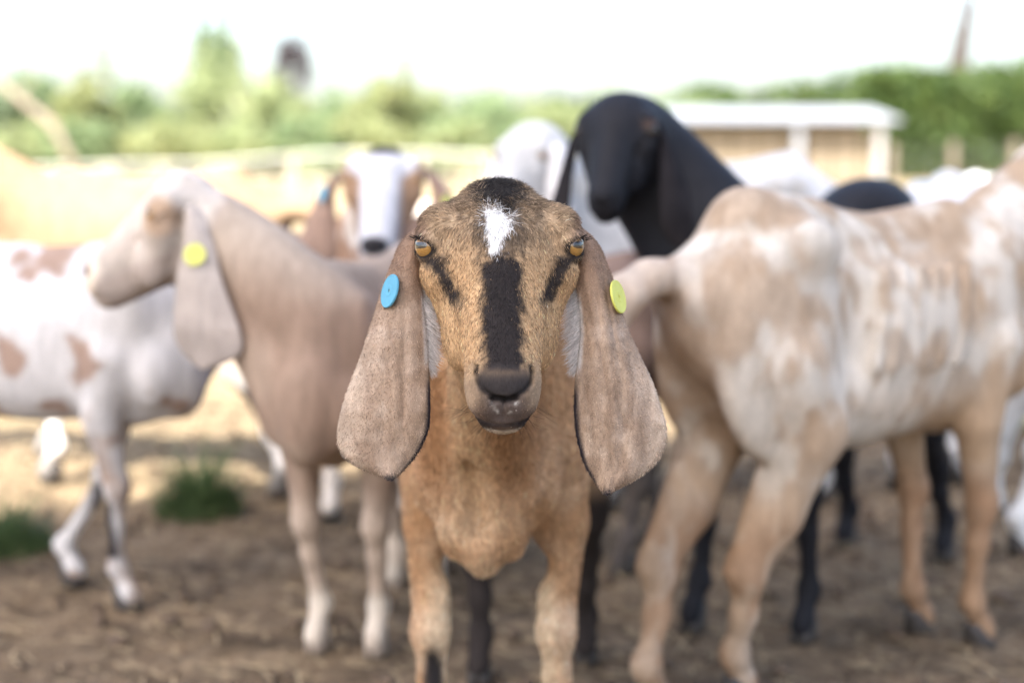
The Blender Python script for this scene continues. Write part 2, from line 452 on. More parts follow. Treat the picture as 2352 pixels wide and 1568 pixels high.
def ear_grid(rows, side, nr, nc, amp=1.0):
    rows = np.array(rows, float); yy = rows[:, 0]
    cum = np.linspace(0, 1, nr)
    # finer towards the tip
    s = cum
    y = yy[0] + (yy[-1] - yy[0]) * (1 - (1 - s) ** 1.15)
    xi = np.interp(y, yy, rows[:, 1]); xo = np.interp(y, yy, rows[:, 2])
    ker = np.array([1, 2, 1]) / 4
    for _ in range(2):
        xi[1:-1] = ker[0] * xi[:-2] + ker[1] * xi[1:-1] + ker[2] * xi[2:]; xo[1:-1] = ker[0] * xo[:-2] + ker[1] * xo[1:-1] + ker[2] * xo[2:]
    t = np.linspace(0, 1, nc)[None, :]
    X = xi[:, None] + (xo - xi)[:, None] * t
    Yv = np.repeat(-y[:, None], nc, 1)
    sv = s[:, None]
    fold = np.interp(sv, [0, .15, .35, .6, 1], [70, 85, 70, 38, 14])      # how much the outer edge turns back
    W = np.interp(sv, [0, .15, .4, .7, 1], [-95, -42, 2, 22, 12]) + amp * (18 * np.sin(np.pi * np.clip(t, 0, 1)) - fold * np.clip(t - 0.35, 0, 1) ** 1.6 * 1.6 - 26 * np.clip(0.25 - t, 0, 1) ** 1.2 * 2)
    v1 = t - (.60 - .10 * sv + .05 * np.sin(5 * sv)); v2 = t - (.34 + .06 * np.sin(4 * sv + 1)); v3 = t - (.80 + .12 * (sv - .5))
    win = np.clip((sv - .12) * 5, 0, 1) * np.clip((1.02 - sv) * 4, 0, 1)
    W = W + amp * win * (-7 * np.exp(-(v1 / .075) ** 2) - 5 * np.exp(-(v2 / .07) ** 2) - 5 * np.exp(-(v3 / .08) ** 2) * (sv > .3))
    W = W + amp * 16 * np.clip((sv - .8) / .2, 0, 1) ** 2 + amp * 10 * np.sin(6.0 * sv) * (t - .5)
    return X, Yv, W + 0 * X, s, t

EAR_TONE = lin(158, 128, 102) * 0.9

def build_ear(root, rows, side, hp, hR, u, colfn, name='ear', nr=46, nc=22, amp=1.0, fur=False, seed=0, thick=9.0, wrinkle=1.0, dW=0.0, yscale=1.0, turn=0.0, xs=1.0, hang=0.0, dX=0.0):
    X, Y, W, s, t = ear_grid(rows, side, nr, nc, amp)
    Y = np.where(Y < 60, 60 + (Y - 60) * yscale, Y)
    if turn or xs != 1:
        ca, sa = math.cos(turn), math.sin(turn); x0, w0_ = 165.0, -70.0
        xr = (X - x0) * xs; wr = W - w0_; X = x0 + xr * ca + wr * sa; W = w0_ - xr * sa + wr * ca
    if hang:
        ch, sh = math.cos(hang), math.sin(hang); yr, wr = Y - 60.0, W + 70.0; Y, W = 60 + yr * ch - wr * sh, -70 + yr * sh + wr * ch
    W = W + dW; X = X + dX * np.clip(s[:, None] * 5, 0, 1)
    # creases that run down the ear, and small ones across
    q = np.stack([X.ravel() * .024 + seed + .012 * Y.ravel() * np.sign(seed - 1.5) * .3, s.repeat(nc) * 5, np.full(nr * nc, seed * 1.7)], 1)
    rid = np.abs(fbm(q * (1, .35, 1), 5 + seed, 2) - 0.5).reshape(nr, nc)
    q2 = np.stack([t.repeat(nr, 0).ravel() * 4 + seed * 3, s.repeat(nc) * 9, np.full(nr * nc, 3.3)], 1)
    rid2 = np.abs(fbm(q2, 15 + seed, 2) - 0.5).reshape(nr, nc)
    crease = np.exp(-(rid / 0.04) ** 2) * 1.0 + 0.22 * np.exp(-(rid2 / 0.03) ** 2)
    inside = (np.minimum(t, 1 - t) > 0.06) * np.clip(s[:, None] * 5, 0, 1)
    W = W - wrinkle * 2.0 * crease * inside
    Pg = np.stack([X * side, Y, W], 2).reshape(-1, 3)
    idx = np.arange(nr * nc).reshape(nr, nc)
    q = np.stack([idx[:-1, :-1], idx[:-1, 1:], idx[1:, 1:], idx[1:, :-1]], -1).reshape(-1, 4)
    if side > 0: q = q[:, ::-1]
    n = vnormals(Pg, q)
    if n[:, 2].mean() < 0: q = q[:, ::-1]; n = -n
    edge = np.minimum(np.minimum(t, 1 - t) * 6, np.minimum(s[:, None], (1 - s[:, None])) * 14).clip(0, 1)
    th = (thick * (0.28 + 0.72 * np.sqrt(edge))).reshape(-1, 1)
    front = Pg + n * th * 0.5; back = Pg - n * th * 0.5
    V = np.concatenate([front, back]); N = nr * nc
    border = np.concatenate([idx[0, :], idx[1:, -1], idx[-1, -2::-1], idx[-2:0:-1, 0]])
    rim = np.stack([border, np.roll(border, -1), np.roll(border, -1) + N, border + N], 1)
    # outward check is not needed: closed shell, normals recalculated below
    Q = np.concatenate([q, q[:, ::-1] + N, rim])
    col, info = colfn(X.ravel(), Y.ravel(), t.repeat(nr, 0).ravel(), s.repeat(nc), crease.ravel(), side, seed)
    colb = col * 0.3 + np.array([.55, .48, .44]) * 0.7
    VW = hp + (V * u) @ hR.T
    o = mesh_obj(name, VW, Q, EARM, root, True, np.concatenate([col, colb]))
    import bmesh
    bm = bmesh.new(); bm.from_mesh(o.data); bmesh.ops.recalc_face_normals(bm, faces=bm.faces); bm.to_mesh(o.data); bm.free()
    return o, hp + (front * u) @ hR.T, q, n @ hR.T, col, (X, Y, W)

def ear_tag(ear, c, nrm, r, mat, print_mat=None):
    """flat disc tag with a rim, a stud and a hole"""
    n = 28; V = []; Fc = []
    prof = [(0.09, .0004), (0.12, .0013), (0.30, .0015), (0.36, .0011), (0.86, .0011), (0.93, .0014), (0.985, .0011), (1.0, .0004), (0.985, -.0006), (0.09, -.0006)]
    for (a, z) in prof:
        for k in range(n):
            th = 2 * math.pi * k / n; V.append((math.cos(th) * a * r, math.sin(th) * a * r, z * r / .0145))
    m = len(prof)
    for i in range(m):
        for k in range(n):
            j = (i + 1) % m
            Fc.append((i * n + k, i * n + (k + 1) % n, j * n + (k + 1) % n, j * n + k))
    o = mesh_obj('ear_tag', V, Fc, mat, ear, False)
    q = Vector(nrm).normalized().to_track_quat('Z', 'Y')
    o.rotation_euler = q.to_euler(); o.location = Vector(c)
    mb = MB(); mb.tube([(0, 0, -.006 * r / .0145), (0, 0, .0003 * r / .0145)], r * 0.088, 10)
    mb.build('stud', TAG_DARK, o)
    return o

HERD = 'herd of floppy eared goats in the yard'

def make_goat(label, hoofs, S, head, colfn, vox=0.009, fine=None, ears=None, ear_col=None, tags=(), tail=(.0, .0), body_fn=None, hoof_mat=None, neck_r=1.0, ear_scale=1.0, lift=0.0, belly=1.0, ear_amp=1.0, shift=0.0, ear_turn=0.0, ear_dW=0.0, ear_xs=1.0, eye_m=None, ribs=False, coat_m=None):
    fl, fr, hl, hr = [np.asarray(h, float) for h in hoofs]
    fm, hm = (fl + fr) / 2, (hl + hr) / 2
    d = fm - hm; yaw = math.atan2(d[1], d[0]); fw = np.array([math.cos(yaw), math.sin(yaw), 0]); lf = np.array([-math.sin(yaw), math.cos(yaw), 0])
    mid = (fm + hm) / 2; org = mid + fw * (0.05 * S + shift); org[2] = 0
    root = empty('goat', tuple(org), yaw)
    tag(root, label, 'goat', HERD)
    loc = lambda p: np.array([(np.asarray(p) - org) @ fw, (np.asarray(p) - org) @ lf, np.asarray(p)[2]])
    hp = loc(head['pos']); hR = head_frame(head.get('yaw', 0) - yaw, head.get('pitch', 0), head.get('roll', 0)); u = U0 * head.get('scale', 1.0)
    # the grid
    T0 = lambda p: hp + hR @ (np.asarray(p, float) * u)
    hb = np.array([T0((x, y, w)) for x in (-200, 200) for y in (-400, 200) for w in (-240, 270)])
    lo = np.minimum(np.array([-.52 * S, -.17 * S, -.01]), hb.min(0) - .01); hi = np.maximum(np.array([.40 * S, .17 * S, .76 * S]), hb.max(0) + .01)
    fe = [loc(h) for h in (fl, fr, hl, hr)]
    for q in fe: lo = np.minimum(lo, q - .07); hi = np.maximum(hi, q + .07)
    lo[2] = -.01
    if fine:
        ax = [refine_axis(lo[i], hi[i], vox, hb[:, i].min() + (0.0, 0.03, .0)[i], hb[:, i].max() - (0, .03, 0)[i], fine) for i in range(3)]
    else:
        ax = [refine_axis(lo[i], hi[i], vox) for i in range(3)]
    F = Field(*ax)
    s = S
    sc = lambda *p: np.array(p) * s
    # trunk
    F.ell(sc(0, 0, .482 + lift), sc(.29, .106 * belly, .138), .02 * s)
    F.ell(sc(.165, 0, .482 + lift), sc(.15, .080, .158), .04 * s)
    F.ell(sc(-.05, 0, .415 + lift), sc(.20, .092 * belly, .088), .04 * s)
    F.ell(sc(-.22, 0, .535 + lift), sc(.118, .080, .105), .04 * s)
    F.cone(sc(.17, 0, .636 + lift), sc(-.05, 0, .612 + lift), .024 * s, .026 * s, .05 * s); F.cone(sc(-.05, 0, .612 + lift), sc(-.21, 0, .638 + lift), .026 * s, .032 * s, .05 * s)
    F.ell(sc(.285, 0, .425 + lift), sc(.045, .045, .075), .05 * s)      # brisket
    for sd in (-1, 1):
        F.cone(sc(-.17, sd * .066, .618 + lift), sc(-.32, sd * .036, .548 + lift), .024 * s, .016 * s, .03 * s)
        M = np.array([[.94, 0, .34], [0, 1, 0], [-.34, 0, .94]])
        F.ell(sc(.185, sd * .068, .49 + lift), sc(.058, .026, .13), .03 * s, M)
        F.ell(sc(.265, sd * .058, .43 + lift), sc(.03, .028, .05), .03 * s)
        F.ell(sc(-.215, sd * .062, .465 + lift), sc(.092, .036, .130), .04 * s)
        F.cone(sc(-.09, sd * .10, .53 + lift), sc(-.10, sd * .108, .47 + lift), .022 * s, .02 * s, .045 * s, None, 1, True)
    for sd in (-1, 1):
        F.ell(sc(-.165, sd * .074, .608 + lift), sc(.04, .02, .024), .04 * s)     # point of the hip
        for k in range(6 if ribs else 0):
            x = -.06 + k * .032
            F.cone(sc(x + .02, sd * .088, .58 + lift), sc(x - .02, sd * .107, .45 + lift), .003 * s, .003 * s, .022 * s)
    # legs
    ends = []
    for q, (front, sd, h) in enumerate(((1, 1, fe[0]), (1, -1, fe[1]), (0, 1, fe[2]), (0, -1, fe[3]))):
        p = leg_pts(front, sd, s); p[:, 2] += lift * np.array([1, .8, .3, .2, .0, .0] if front else [1, .8, .4, .2, .1, 0, 0]) * s
        off = h - (np.array([.203, .075 * sd, 0]) if front else np.array([-.265, .081 * sd, 0])) * s; off[2] = max(h[2], 0)
        z = p[:, 2] / s; wgt = np.clip(1.0 - z / .46, 0, 1) ** 0.85
        wgt[-2:] = 1
        p = p + wgt[:, None] * off
        if front:
            F.chain(p, np.array([.046, .033, .0205, .0155, .0150, .0165]) * s, .014 * s)
            F.ell(p[2] + sc(.004, 0, 0), sc(.0215, .021, .030), .012 * s)
            F.ell(p[4], sc(.0185, .0195, .021), .010 * s)
        else:
            F.chain(p, np.array([.060, .052, .034, .0195, .0165, .0160, .0170]) * s, .018 * s)
            F.cone(p[2] + sc(-.02, 0, .045), p[3] + sc(-.022, 0, .012), .011 * s, .016 * s, .02 * s)
            F.ell(p[3], sc(.024, .020, .028), .012 * s)
            F.ell(p[5], sc(.0185, .0195, .021), .010 * s)
        F.cone(p[-1], p[-1] + sc(.006, 0, -.012), .0165 * s, .0175 * s, .01 * s)
        ends.append(p[-1])
    # tail
    tx, tz = tail
    F.chain([sc(-.31, 0, .575 + lift), sc(-.37, 0, .575 + lift + tz), sc(-.425 + tx, 0, .555 + lift + tz), sc(-.45 + tx, 0, .48 + lift + tz)], np.array([.026, .020, .022, .008]) * s, .02 * s, axis=np.array([0, 1, 0.]), q=0.75)
    # neck
    nb = sc(.20, 0, .54 + lift); ne = T0((0, 20, -120)); nl = T0((0, -95, -110))
    c1 = nb + (sc(.14, 0, .10)); n_ = 9
    w0 = head.get('neck_w', .3)
    back = -hR[:, 2] * np.linalg.norm(ne - nb) * w0
    tt = np.linspace(0, 1, n_); nya = math.atan2(hp[1] - nb[1], max(hp[0] - nb[0], .05))
    bez = lambda a, b, c, dd: ((1 - tt) ** 3)[:, None] * a + (3 * (1 - tt) ** 2 * tt)[:, None] * b + (3 * (1 - tt) * tt ** 2)[:, None] * c + (tt ** 3)[:, None] * dd
    pu = bez(nb, c1 * .5 + (nb + (ne - nb) * .33) * .5, ne + back, ne)
    ru = np.interp(tt, [0, .35, .7, 1], [.090, .068, .058, .058]) * s * neck_r
    F.chain(pu, ru, .025 * s, axis=np.array([-math.sin(nya), math.cos(nya), 0.]), q=1.12)
    nb2 = sc(.24, 0, .44 + lift)
    pl = bez(nb2, nb2 + (nl - nb2) * .3 + sc(.03, 0, .0), nl + back * 1.0, nl)
    rl = np.interp(tt, [0, .35, .7, 1], [.070, .052, .046, .046]) * s * neck_r
    F.chain(pl, rl, .03 * s, axis=np.array([-math.sin(nya), math.cos(nya), 0.]), q=1.12)
    T = head_field(F, hp, hR, u, fine is not None, head.get('dome', False))
    if body_fn: body_fn(F, s)
    V, Q = F.surface()
    V = relax(V, Q, 1 if fine else 2, 0.45)
    N = vnormals(V, Q)
    H = ((V - hp) @ hR) / u                              # head units
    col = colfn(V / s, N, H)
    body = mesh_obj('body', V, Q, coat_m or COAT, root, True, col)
    # hooves
    for q, e in enumerate(ends):
        hoof_mesh('hoof', (e[0] - .004 * s, e[1], max(e[2] - .036 * s, -.004)), s * .92, root, hoof_mat or HOOF)
    # eyes
    for sx in (1, -1):
        ec = T(EYE_C * (sx, 1, 1) + (np.array([0, 0, 0]) if fine else np.array([sx * 3, 0, 3])))
        n1, n2 = (32, 20) if fine else (14, 10); V2 = []; F2 = []
        for a in range(n2 + 1):
            ph = math.pi * a / n2
            for b in range(n1):
                th = 2 * math.pi * b / n1; V2.append((math.sin(ph) * math.cos(th), math.sin(ph) * math.sin(th), math.cos(ph)))
        for a in range(n2):
            for b in range(n1): F2.append((a * n1 + b, (a + 1) * n1 + b, (a + 1) * n1 + (b + 1) % n1, a * n1 + (b + 1) % n1))
        eo = mesh_obj('eye', V2, F2, eye_m or EYE, root, True)
        zax = hR @ np.array([sx * 0.70, -0.06, 0.71]); zax /= np.linalg.norm(zax)
        yax = hR @ np.array([0, 1, 0.0]); yax -= zax * (yax @ zax); yax /= np.linalg.norm(yax); xax = np.cross(yax, zax)
        mm = Matrix.Identity(4); r = EYE_R * u * (1 if fine else .85)
        for i in range(3): mm[i][0], mm[i][1], mm[i][2], mm[i][3] = xax[i] * r, yax[i] * r, zax[i] * r, ec[i]
        eo.matrix_local = mm
    # ears: [image left = the goat's right, image right = the goat's left]
    info = {}
    rows = ears or (EAR_A, EAR_A)
    for q, (rw, sd) in enumerate(((rows[0], -1), (rows[1], 1))):
        o, fp, fq, fn_, ecol, grid = build_ear(root, rw, sd, hp, hR, u, ear_col, nr=90 if fine else 30, nc=44 if fine else 12, seed=q + 1, yscale=ear_scale, amp=ear_amp, thick=10 if fine else 14, turn=ear_turn, dW=ear_dW, xs=ear_xs, hang=head.get('pitch', 0) if ear_turn else 0.0, dX=head.get('ear_dx', 0.0))
        info[sd] = (o, fp, fq, fn_, ecol, grid)
        for (side, fx, fy, mat, nv) in tags:
            if side != sd: continue
            X, Y, W = grid
            i = int(fy * (X.shape[0] - 1)); j = int(fx * (X.shape[1] - 1)); k = i * X.shape[1] + j
            nn = hR @ np.array(nv, float) if nv is not None else fn_[k]
            nn = nn / np.linalg.norm(nn)
            ear_tag(o, fp[k] + nn * .0045, nn, 40 * u, mat)
    return root, dict(V=V, Q=Q, N=N, H=H, col=col, hp=hp, hR=hR, u=u, T=T, ears=info, body=body)

# ------------------------------------------------------------------ coats
def mixc(a, b, m): return a + (b - a) * m[:, None]
def base_col(V, c, var=0.12, sc=14, seed=3):
    n = fbm(V * sc, seed, 3)[:, None]
    return np.asarray(c)[None, :] * (1 - var + 2 * var * n)
def blob(V, c, r): return sstep(1.25, 0.75, np.sqrt((((V - np.asarray(c)) / np.asarray(r)) ** 2).sum(1)))

TAN = np.array([0.42, 0.245, 0.125]); BRN = np.array([0.32, 0.20, 0.125]); WHT = np.array([0.80, 0.78, 0.76]); BLK = np.array([0.011, 0.011, 0.014])

def coat_main(V, N, H):
    X, Y, W = H[:, 0], H[:, 1], H[:, 2]
    n = fbm(H * 0.03, 11, 3); n2 = fbm(H * 0.08, 23, 3); n3 = fbm(V * 9, 5, 3)
    c = base_col(V, (0.385, 0.23, 0.122), .16, 10)
    c = mixc(c, np.array([.55, .40, .275]), sstep(.42, .62, n3) * 0.8 * sstep(.52, .3, V[:, 2]))
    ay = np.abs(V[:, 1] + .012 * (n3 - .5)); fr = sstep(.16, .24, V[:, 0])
    c = mixc(c, np.array([.26, .135, .062]), fr * sstep(.022, .04, ay) * sstep(.075, .055, ay) * sstep(.40, .46, V[:, 2]) * .75)  # brown neck side bands: coat colour with shade painted in
    c = mixc(c, np.array([.50, .35, .215]), fr * sstep(.03, .012, ay) * sstep(.36, .42, V[:, 2]) * .7)  # pale throat band: coat colour with light painted in
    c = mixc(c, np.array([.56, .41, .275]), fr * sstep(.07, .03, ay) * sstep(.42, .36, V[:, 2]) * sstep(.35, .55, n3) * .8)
    hm = sstep(-420, -360, Y) * sstep(-330, -230, W) * sstep(300, 230, np.abs(X)) * sstep(220, 205, np.abs(Y) * 0 + np.abs(X))
    face = mixc(np.tile(np.array([.44, .285, .155]), (len(V), 1)), np.array([.29, .205, .13]), sstep(-30, 70, Y + 40 * (n - .5)))
    face = mixc(face, np.array([.42, .30, .19]), sstep(60, 20, np.hypot(np.abs(X) - 118, (Y - 82) * .8)) * .6)
    face = mixc(face, np.array([.22, .145, .10]), sstep(150, 185, np.abs(X)) * sstep(20, 60, Y))
    face = mixc(face, np.array([.48, .325, .185]), sstep(60, 110, np.abs(X)) * sstep(-40, -110, Y) * sstep(-250, -190, Y) * .6)
    face = face * (0.82 + .36 * n2)[:, None]
    # dark tear marks
    ax = np.abs(X)
    t = np.clip((12 - Y) / 110, 0, 1); lx = 152 - 54 * t
    tm = sstep(28, 8, np.abs(ax - lx) * (1 - .45 * sstep(.45, 0, t)) + 26 * (n2 - .5) + 10 * (n - .5)) * sstep(22, 4, Y) * sstep(-118, -84, Y - 30 * (n - .5))
    face = mixc(face, np.array([.030, .024, .022]), tm)
    # black stripe down the nose
    wv = np.interp(Y, [-250, -200, -60, 10, 60, 110, 130], [46, 46, 48, 50, 62, 52, 40])
    fz = sstep(14, -14, np.abs(X + 8 * (n - .5)) - wv + 28 * (n2 - .5) + 14 * (n - .5))
    st = fz * sstep(-262, -238, Y - 12 * (n2 - .5)) * sstep(45, -10, Y + 80 * (n2 - .5) + .35 * (ax - 20))
    face = mixc(face, BLK, st * .97)
    up = fz * sstep(10, 30, Y) * sstep(128, 112, Y) * (.45 + .4 * sstep(.4, .6, n2))
    face = mixc(face, np.array([.06, .045, .035]), up)
    # white star
    mx = np.interp(Y, [8, 40, 80, 120], [-18, -14, -4, 0]); mw = np.interp(Y, [0, 12, 45, 75, 112, 124], [2, 7, 13, 26, 33, 18])
    ws = sstep(9, -5, np.abs(X - mx) - mw + 16 * (n2 - .5)) * sstep(6, 18, Y) * sstep(128, 112, Y + 30 * np.exp(-((X - 18) / 14) ** 2))
    face = mixc(face, WHT * 1.1, ws)
    face = mixc(face, np.array([.10, .068, .045]), sstep(13, 5, np.abs(ax - 92 - .3 * (Y - 120) + 20 * (n2 - .5))) * sstep(70, 100, Y) * sstep(170, 150, Y) * .6)
    # black tuft on the poll
    pt = sstep(118, 140, Y + 24 * (n2 - .5) - 10 * np.exp(-((ax - 72) / 22) ** 2) + 24 * np.exp(-((X - 12) / 18) ** 2)) * sstep(62, 40, ax + 30 * (n - .5))
    face = mixc(face, np.array([.021, .019, .02]), pt * .95)
    # muzzle
    mz = sstep(-185, -275, Y + 40 * (n2 - .5) + .25 * (ax - 40)) * sstep(20, 90, W)
    face = mixc(face, np.array([.29, .205, .135]), mz * (1 - st))
    face = mixc(face, np.array([.12, .085, .062]), mz * sstep(75, 45, ax + 20 * (n2 - .5)) * sstep(-225, -250, Y) * .9 * (1 - st))
    face = mixc(face, np.array([.12, .082, .065]), sstep(-310, -345, Y + 16 * (n2 - .5)) * sstep(40, 100, W) * .8)
    npad = sstep(1.12, .88, np.sqrt((X / 59) ** 2 + ((Y + 268) / 38) ** 2)) * sstep(150, 190, W)
    face = mixc(face, np.array([.036, .031, .031]), npad * (.6 + .4 * sstep(-240, -275, Y)))
    low = sstep(-290, -315, Y) * sstep(52, 30, ax + 10 * (n2 - .5)) * sstep(120, 160, W)
    face = mixc(face, np.array([.085, .066, .06]), low * .8)
    ml = np.interp(ax, [0, 30, 58, 78], [-366, -362, -350, -333])
    lip = sstep(12, 6, np.abs(Y - ml + 7)) * sstep(50, 100, W) * sstep(84, 72, ax)
    nd = np.minimum(np.abs(ax - np.interp(Y, [-304, -292, -272, -252, -236], [18, 38, 55, 60, 57])) + 40 * ((Y < -308) | (Y > -232)), 99)
    face = mixc(face, np.array([.012, .010, .010]), sstep(7, 2, nd) * sstep(120, 160, W) * (.3 + .6 * sstep(-262, -250, Y)))
    fk = sstep(5, 2, np.abs(ax - 12 - .7 * (Y + 338))) * sstep(-342, -334, Y) * sstep(-308, -316, Y) * sstep(120, 160, W)
    face = mixc(face, np.array([.45, .42, .38]), fk * .7 * sstep(.4, .55, n2))
    face = mixc(face, np.array([.012, .010, .010]), sstep(11, 5, np.abs(Y + 307 - .22 * ax)) * sstep(40, 28, ax) * sstep(120, 160, W))
    face = mixc(face, np.array([.016, .012, .012]), lip)
    chin = sstep(4, 9, ml - Y - 6) * sstep(48, 30, ax + 8 * (n2 - .5)) * sstep(60, 120, W)
    face = mixc(face, np.array([.62, .55, .45]), chin * .85)
    # lid rims
    face = mixc(face, np.array([.018, .015, .014]), sstep(1.5, 1.2, eye_open(X, Y, W)))
    c = mixc(c, face, hm)
    # legs: pale inside, dark knees
    z = V[:, 2]
    c = mixc(c, np.array([.58, .45, .31]), sstep(.33, .26, z) * sstep(.04, .09, V[:, 0]) * sstep(.088, .062, np.abs(V[:, 1])) * .85)
    c = mixc(c, np.array([.03, .026, .026]), blob(V, (.215, .068, .165), (.03, .012, .045)) + blob(V, (.215, -.07, .170), (.03, .012, .045)))
    c = mixc(c, np.array([.03, .024, .022]), sstep(-.1, -.16, V[:, 0]) * sstep(.36, .28, z))
    c = mixc(c, np.array([.30, .17, .085]), sstep(.10, .04, np.abs(V[:, 1])) * sstep(-430, -480, Y) * sstep(.4, .45, z) * .0)
    return np.clip(c, .005, .9)

def ear_main(X, Y, t, s, crease, side, seed):
    p = np.stack([X * .03, Y * .03, np.full(len(X), seed * 3.1)], 1)
    n = fbm(p, 31, 3); n2 = fbm(p * 4, 41, 3)
    n4 = fbm(p * (2.5, .8, 1), 47, 3)
    c = np.tile(np.array([.32, .23, .165]), (len(X), 1))
    c = mixc(c, np.array([.42, .32, .245]), sstep(.40, .70, n) * .8)
    c = mixc(c, np.array([.21, .14, .095]), sstep(.50, .34, n4) * .38)
    c = mixc(c, np.array([.48, .38, .295]), sstep(.62, .95, t) * sstep(.35, .6, s) * .7)
    c = mixc(c, np.array([.235, .15, .10]), sstep(.38, .12, s))
    c = mixc(c, np.array([.13, .082, .056]), np.clip(crease, 0, 1) * .3)  # creases darkened: some of their shading is put into the ear colour
    c = c * (.75 + .5 * n2)[:, None]
    ed = sstep(.075, .02, t) * sstep(.5, .62, s) + sstep(.965, .995, s) + sstep(.95, .99, t) * sstep(.84, .9, s)
    c = mixc(c, np.array([.022, .018, .024]), np.clip(ed, 0, 1))
    c = mixc(c, np.array([.42, .39, .37]), sstep(.10, .03, t) * sstep(.22, .28, s) * sstep(.54, .48, s))
    return np.clip(c, .005, .9), None
def ear_plain(col, tip=None, var=.15):
    col = np.asarray(col, float); tip = col * .85 if tip is None else np.asarray(tip, float)
    def fn(X, Y, t, s, crease, side, seed):
        n = fbm(np.stack([X * .02, Y * .02, np.full(len(X), seed * 2.0)], 1), 3, 3)
        c = mixc(np.tile(col, (len(X), 1)), tip, s) * (1 - var + 2 * var * n)[:, None]
        return np.clip(c, .005, .9), None
    return fn

def coat_patchy(white, patch, amount, seed, sc=9.0, legs=None, face=None, dark_back=None, stretch=(1, 1, .6)):
    white = np.asarray(white, float); patch = np.asarray(patch, float)
    def fn(V, N, H):
        n = fbm(V * np.array(stretch) * sc, seed, 3); n1 = fbm(V * sc * 2.2, seed + 5, 3)
        c = mixc(base_col(V, white, .07, 12, seed), patch, sstep(1 - amount - .06, 1 - amount + .1, n) * .9)
        c = mixc(c, patch * 1.15, sstep(.56, .72, n1) * .5)
        if legs is not None: c = mixc(c, np.asarray(legs, float), sstep(.34, .22, V[:, 2] + .1 * (n1 - .5)) * sstep(.15, .5, n + .2))
        if face is not None: c = face(c, V, H, n, n1)
        return np.clip(c, .005, .92)
    return fn

# ------------------------------------------------------------------ ground
def ground_z(x, y):
    x = np.asarray(x, float); y = np.asarray(y, float)
    p = np.stack([x.ravel(), y.ravel(), np.zeros(x.size)], 1)
    near = sstep(14, 7, np.hypot(p[:, 0], p[:, 1] - 2.5))
    z = (fbm(p * 9, 71, 3) - .5) * .034 * near + (fbm(p * 30, 72, 3) - .5) * .022 * near
    z = z + (fbm(p * .25, 73, 2) - .5) * .25 * sstep(7, 25, p[:, 1])
    z = z - .30 * sstep(-3, -13, p[:, 0]) * sstep(14, 30, p[:, 1])
    return z.reshape(x.shape)
def axis_(lo, hi, c0, c1, f, g=1.18):
    a = list(np.arange(c0, c1, f)); st = f
    while a[-1] < hi: st *= g; a.append(a[-1] + st)
    st = f
    while a[0] > lo: st *= g; a.insert(0, a[0] - st)
    return np.array(a)
gx = axis_(-900, 900, -2.2, 2.4, .016); gy = axis_(-200, 1500, 1.3, 5.2, .016)
GX, GY = np.meshgrid(gx, gy, indexing='ij'); GZ = ground_z(GX, GY) - .006
idx = np.arange(GX.size).reshape(GX.shape)
gq = np.stack([idx[:-1, :-1], idx[1:, :-1], idx[1:, 1:], idx[:-1, 1:]], -1).reshape(-1, 4)
def ground_mat():
    m, t, b = mat_new('trampled_earth')
    tc = t.nodes.new('ShaderNodeTexCoord')
    def noise(sc, det=6, rough=.6):
        n = t.nodes.new('ShaderNodeTexNoise'); n.inputs['Scale'].default_value = sc; n.inputs['Detail'].default_value = det; n.inputs['Roughness'].default_value = rough
        t.links.new(tc.outputs['Object'], n.inputs['Vector']); return n.outputs['Fac']
    def ramp(fac, stops):
        r = t.nodes.new('ShaderNodeValToRGB'); e = r.color_ramp.elements
        while len(e) > 1: e.remove(e[-1])
        for i, (p, c) in enumerate(stops):
            el = e[0] if i == 0 else e.new(p); el.position = p; el.color = (*c, 1)
        t.links.new(fac, r.inputs[0]); return r.outputs[0]
    def mix(f, a, c):
        x = t.nodes.new('ShaderNodeMix'); x.data_type = 'RGBA'
        t.links.new(f, x.inputs[0]); t.links.new(a, x.inputs[6]); t.links.new(c, x.inputs[7]); return x.outputs[2]
    soil = ramp(noise(11, 8, .8), [(.36, (.042, .029, .018)), (.5, (.130, .095, .062)), (.64, (.29, .215, .14))])
    litter = ramp(noise(90, 5, .7), [(.35, (.11, .076, .05)), (.6, (.24, .175, .11)), (.75, (.38, .29, .18))])
    near = mix(ramp(noise(5, 4), [(.42, (0, 0, 0)), (.62, (1, 1, 1))]), soil, litter)
    dry = ramp(noise(3, 6, .7), [(.3, (.19, .145, .085)), (.5, (.26, .205, .125)), (.7, (.20, .175, .085))])
    sp = t.nodes.new('ShaderNodeSeparateXYZ'); t.links.new(tc.outputs['Object'], sp.inputs[0])
    ad = t.nodes.new('ShaderNodeMath'); ad.operation = 'MULTIPLY_ADD'; ad.inputs[1].default_value = 3.0
    t.links.new(noise(.8, 4), ad.inputs[0]); t.links.new(sp.outputs[1], ad.inputs[2])
    ad2 = t.nodes.new('ShaderNodeMath'); ad2.operation = 'MULTIPLY_ADD'; ad2.inputs[1].default_value = -.55
    t.links.new(sp.outputs[0], ad2.inputs[0]); t.links.new(ad.outputs[0], ad2.inputs[2])
    mr = t.nodes.new('ShaderNodeMapRange'); mr.inputs[1].default_value = 4.6; mr.inputs[2].default_value = 7.5
    t.links.new(ad2.outputs[0], mr.inputs[0])
    t.links.new(mix(mr.outputs[0], near, dry), b.inputs['Base Color'])
    b.inputs['Roughness'].default_value = .95; b.inputs['Specular IOR Level'].default_value = .15
    bp = t.nodes.new('ShaderNodeBump'); bp.inputs['Strength'].default_value = .6; bp.inputs['Distance'].default_value = .02
    t.links.new(noise(60, 8, .7), bp.inputs['Height']); t.links.new(bp.outputs[0], b.inputs['Normal'])
    return m
ground = mesh_obj('ground', np.stack([GX.ravel(), GY.ravel(), GZ.ravel()], 1), gq, ground_mat(), None, True)
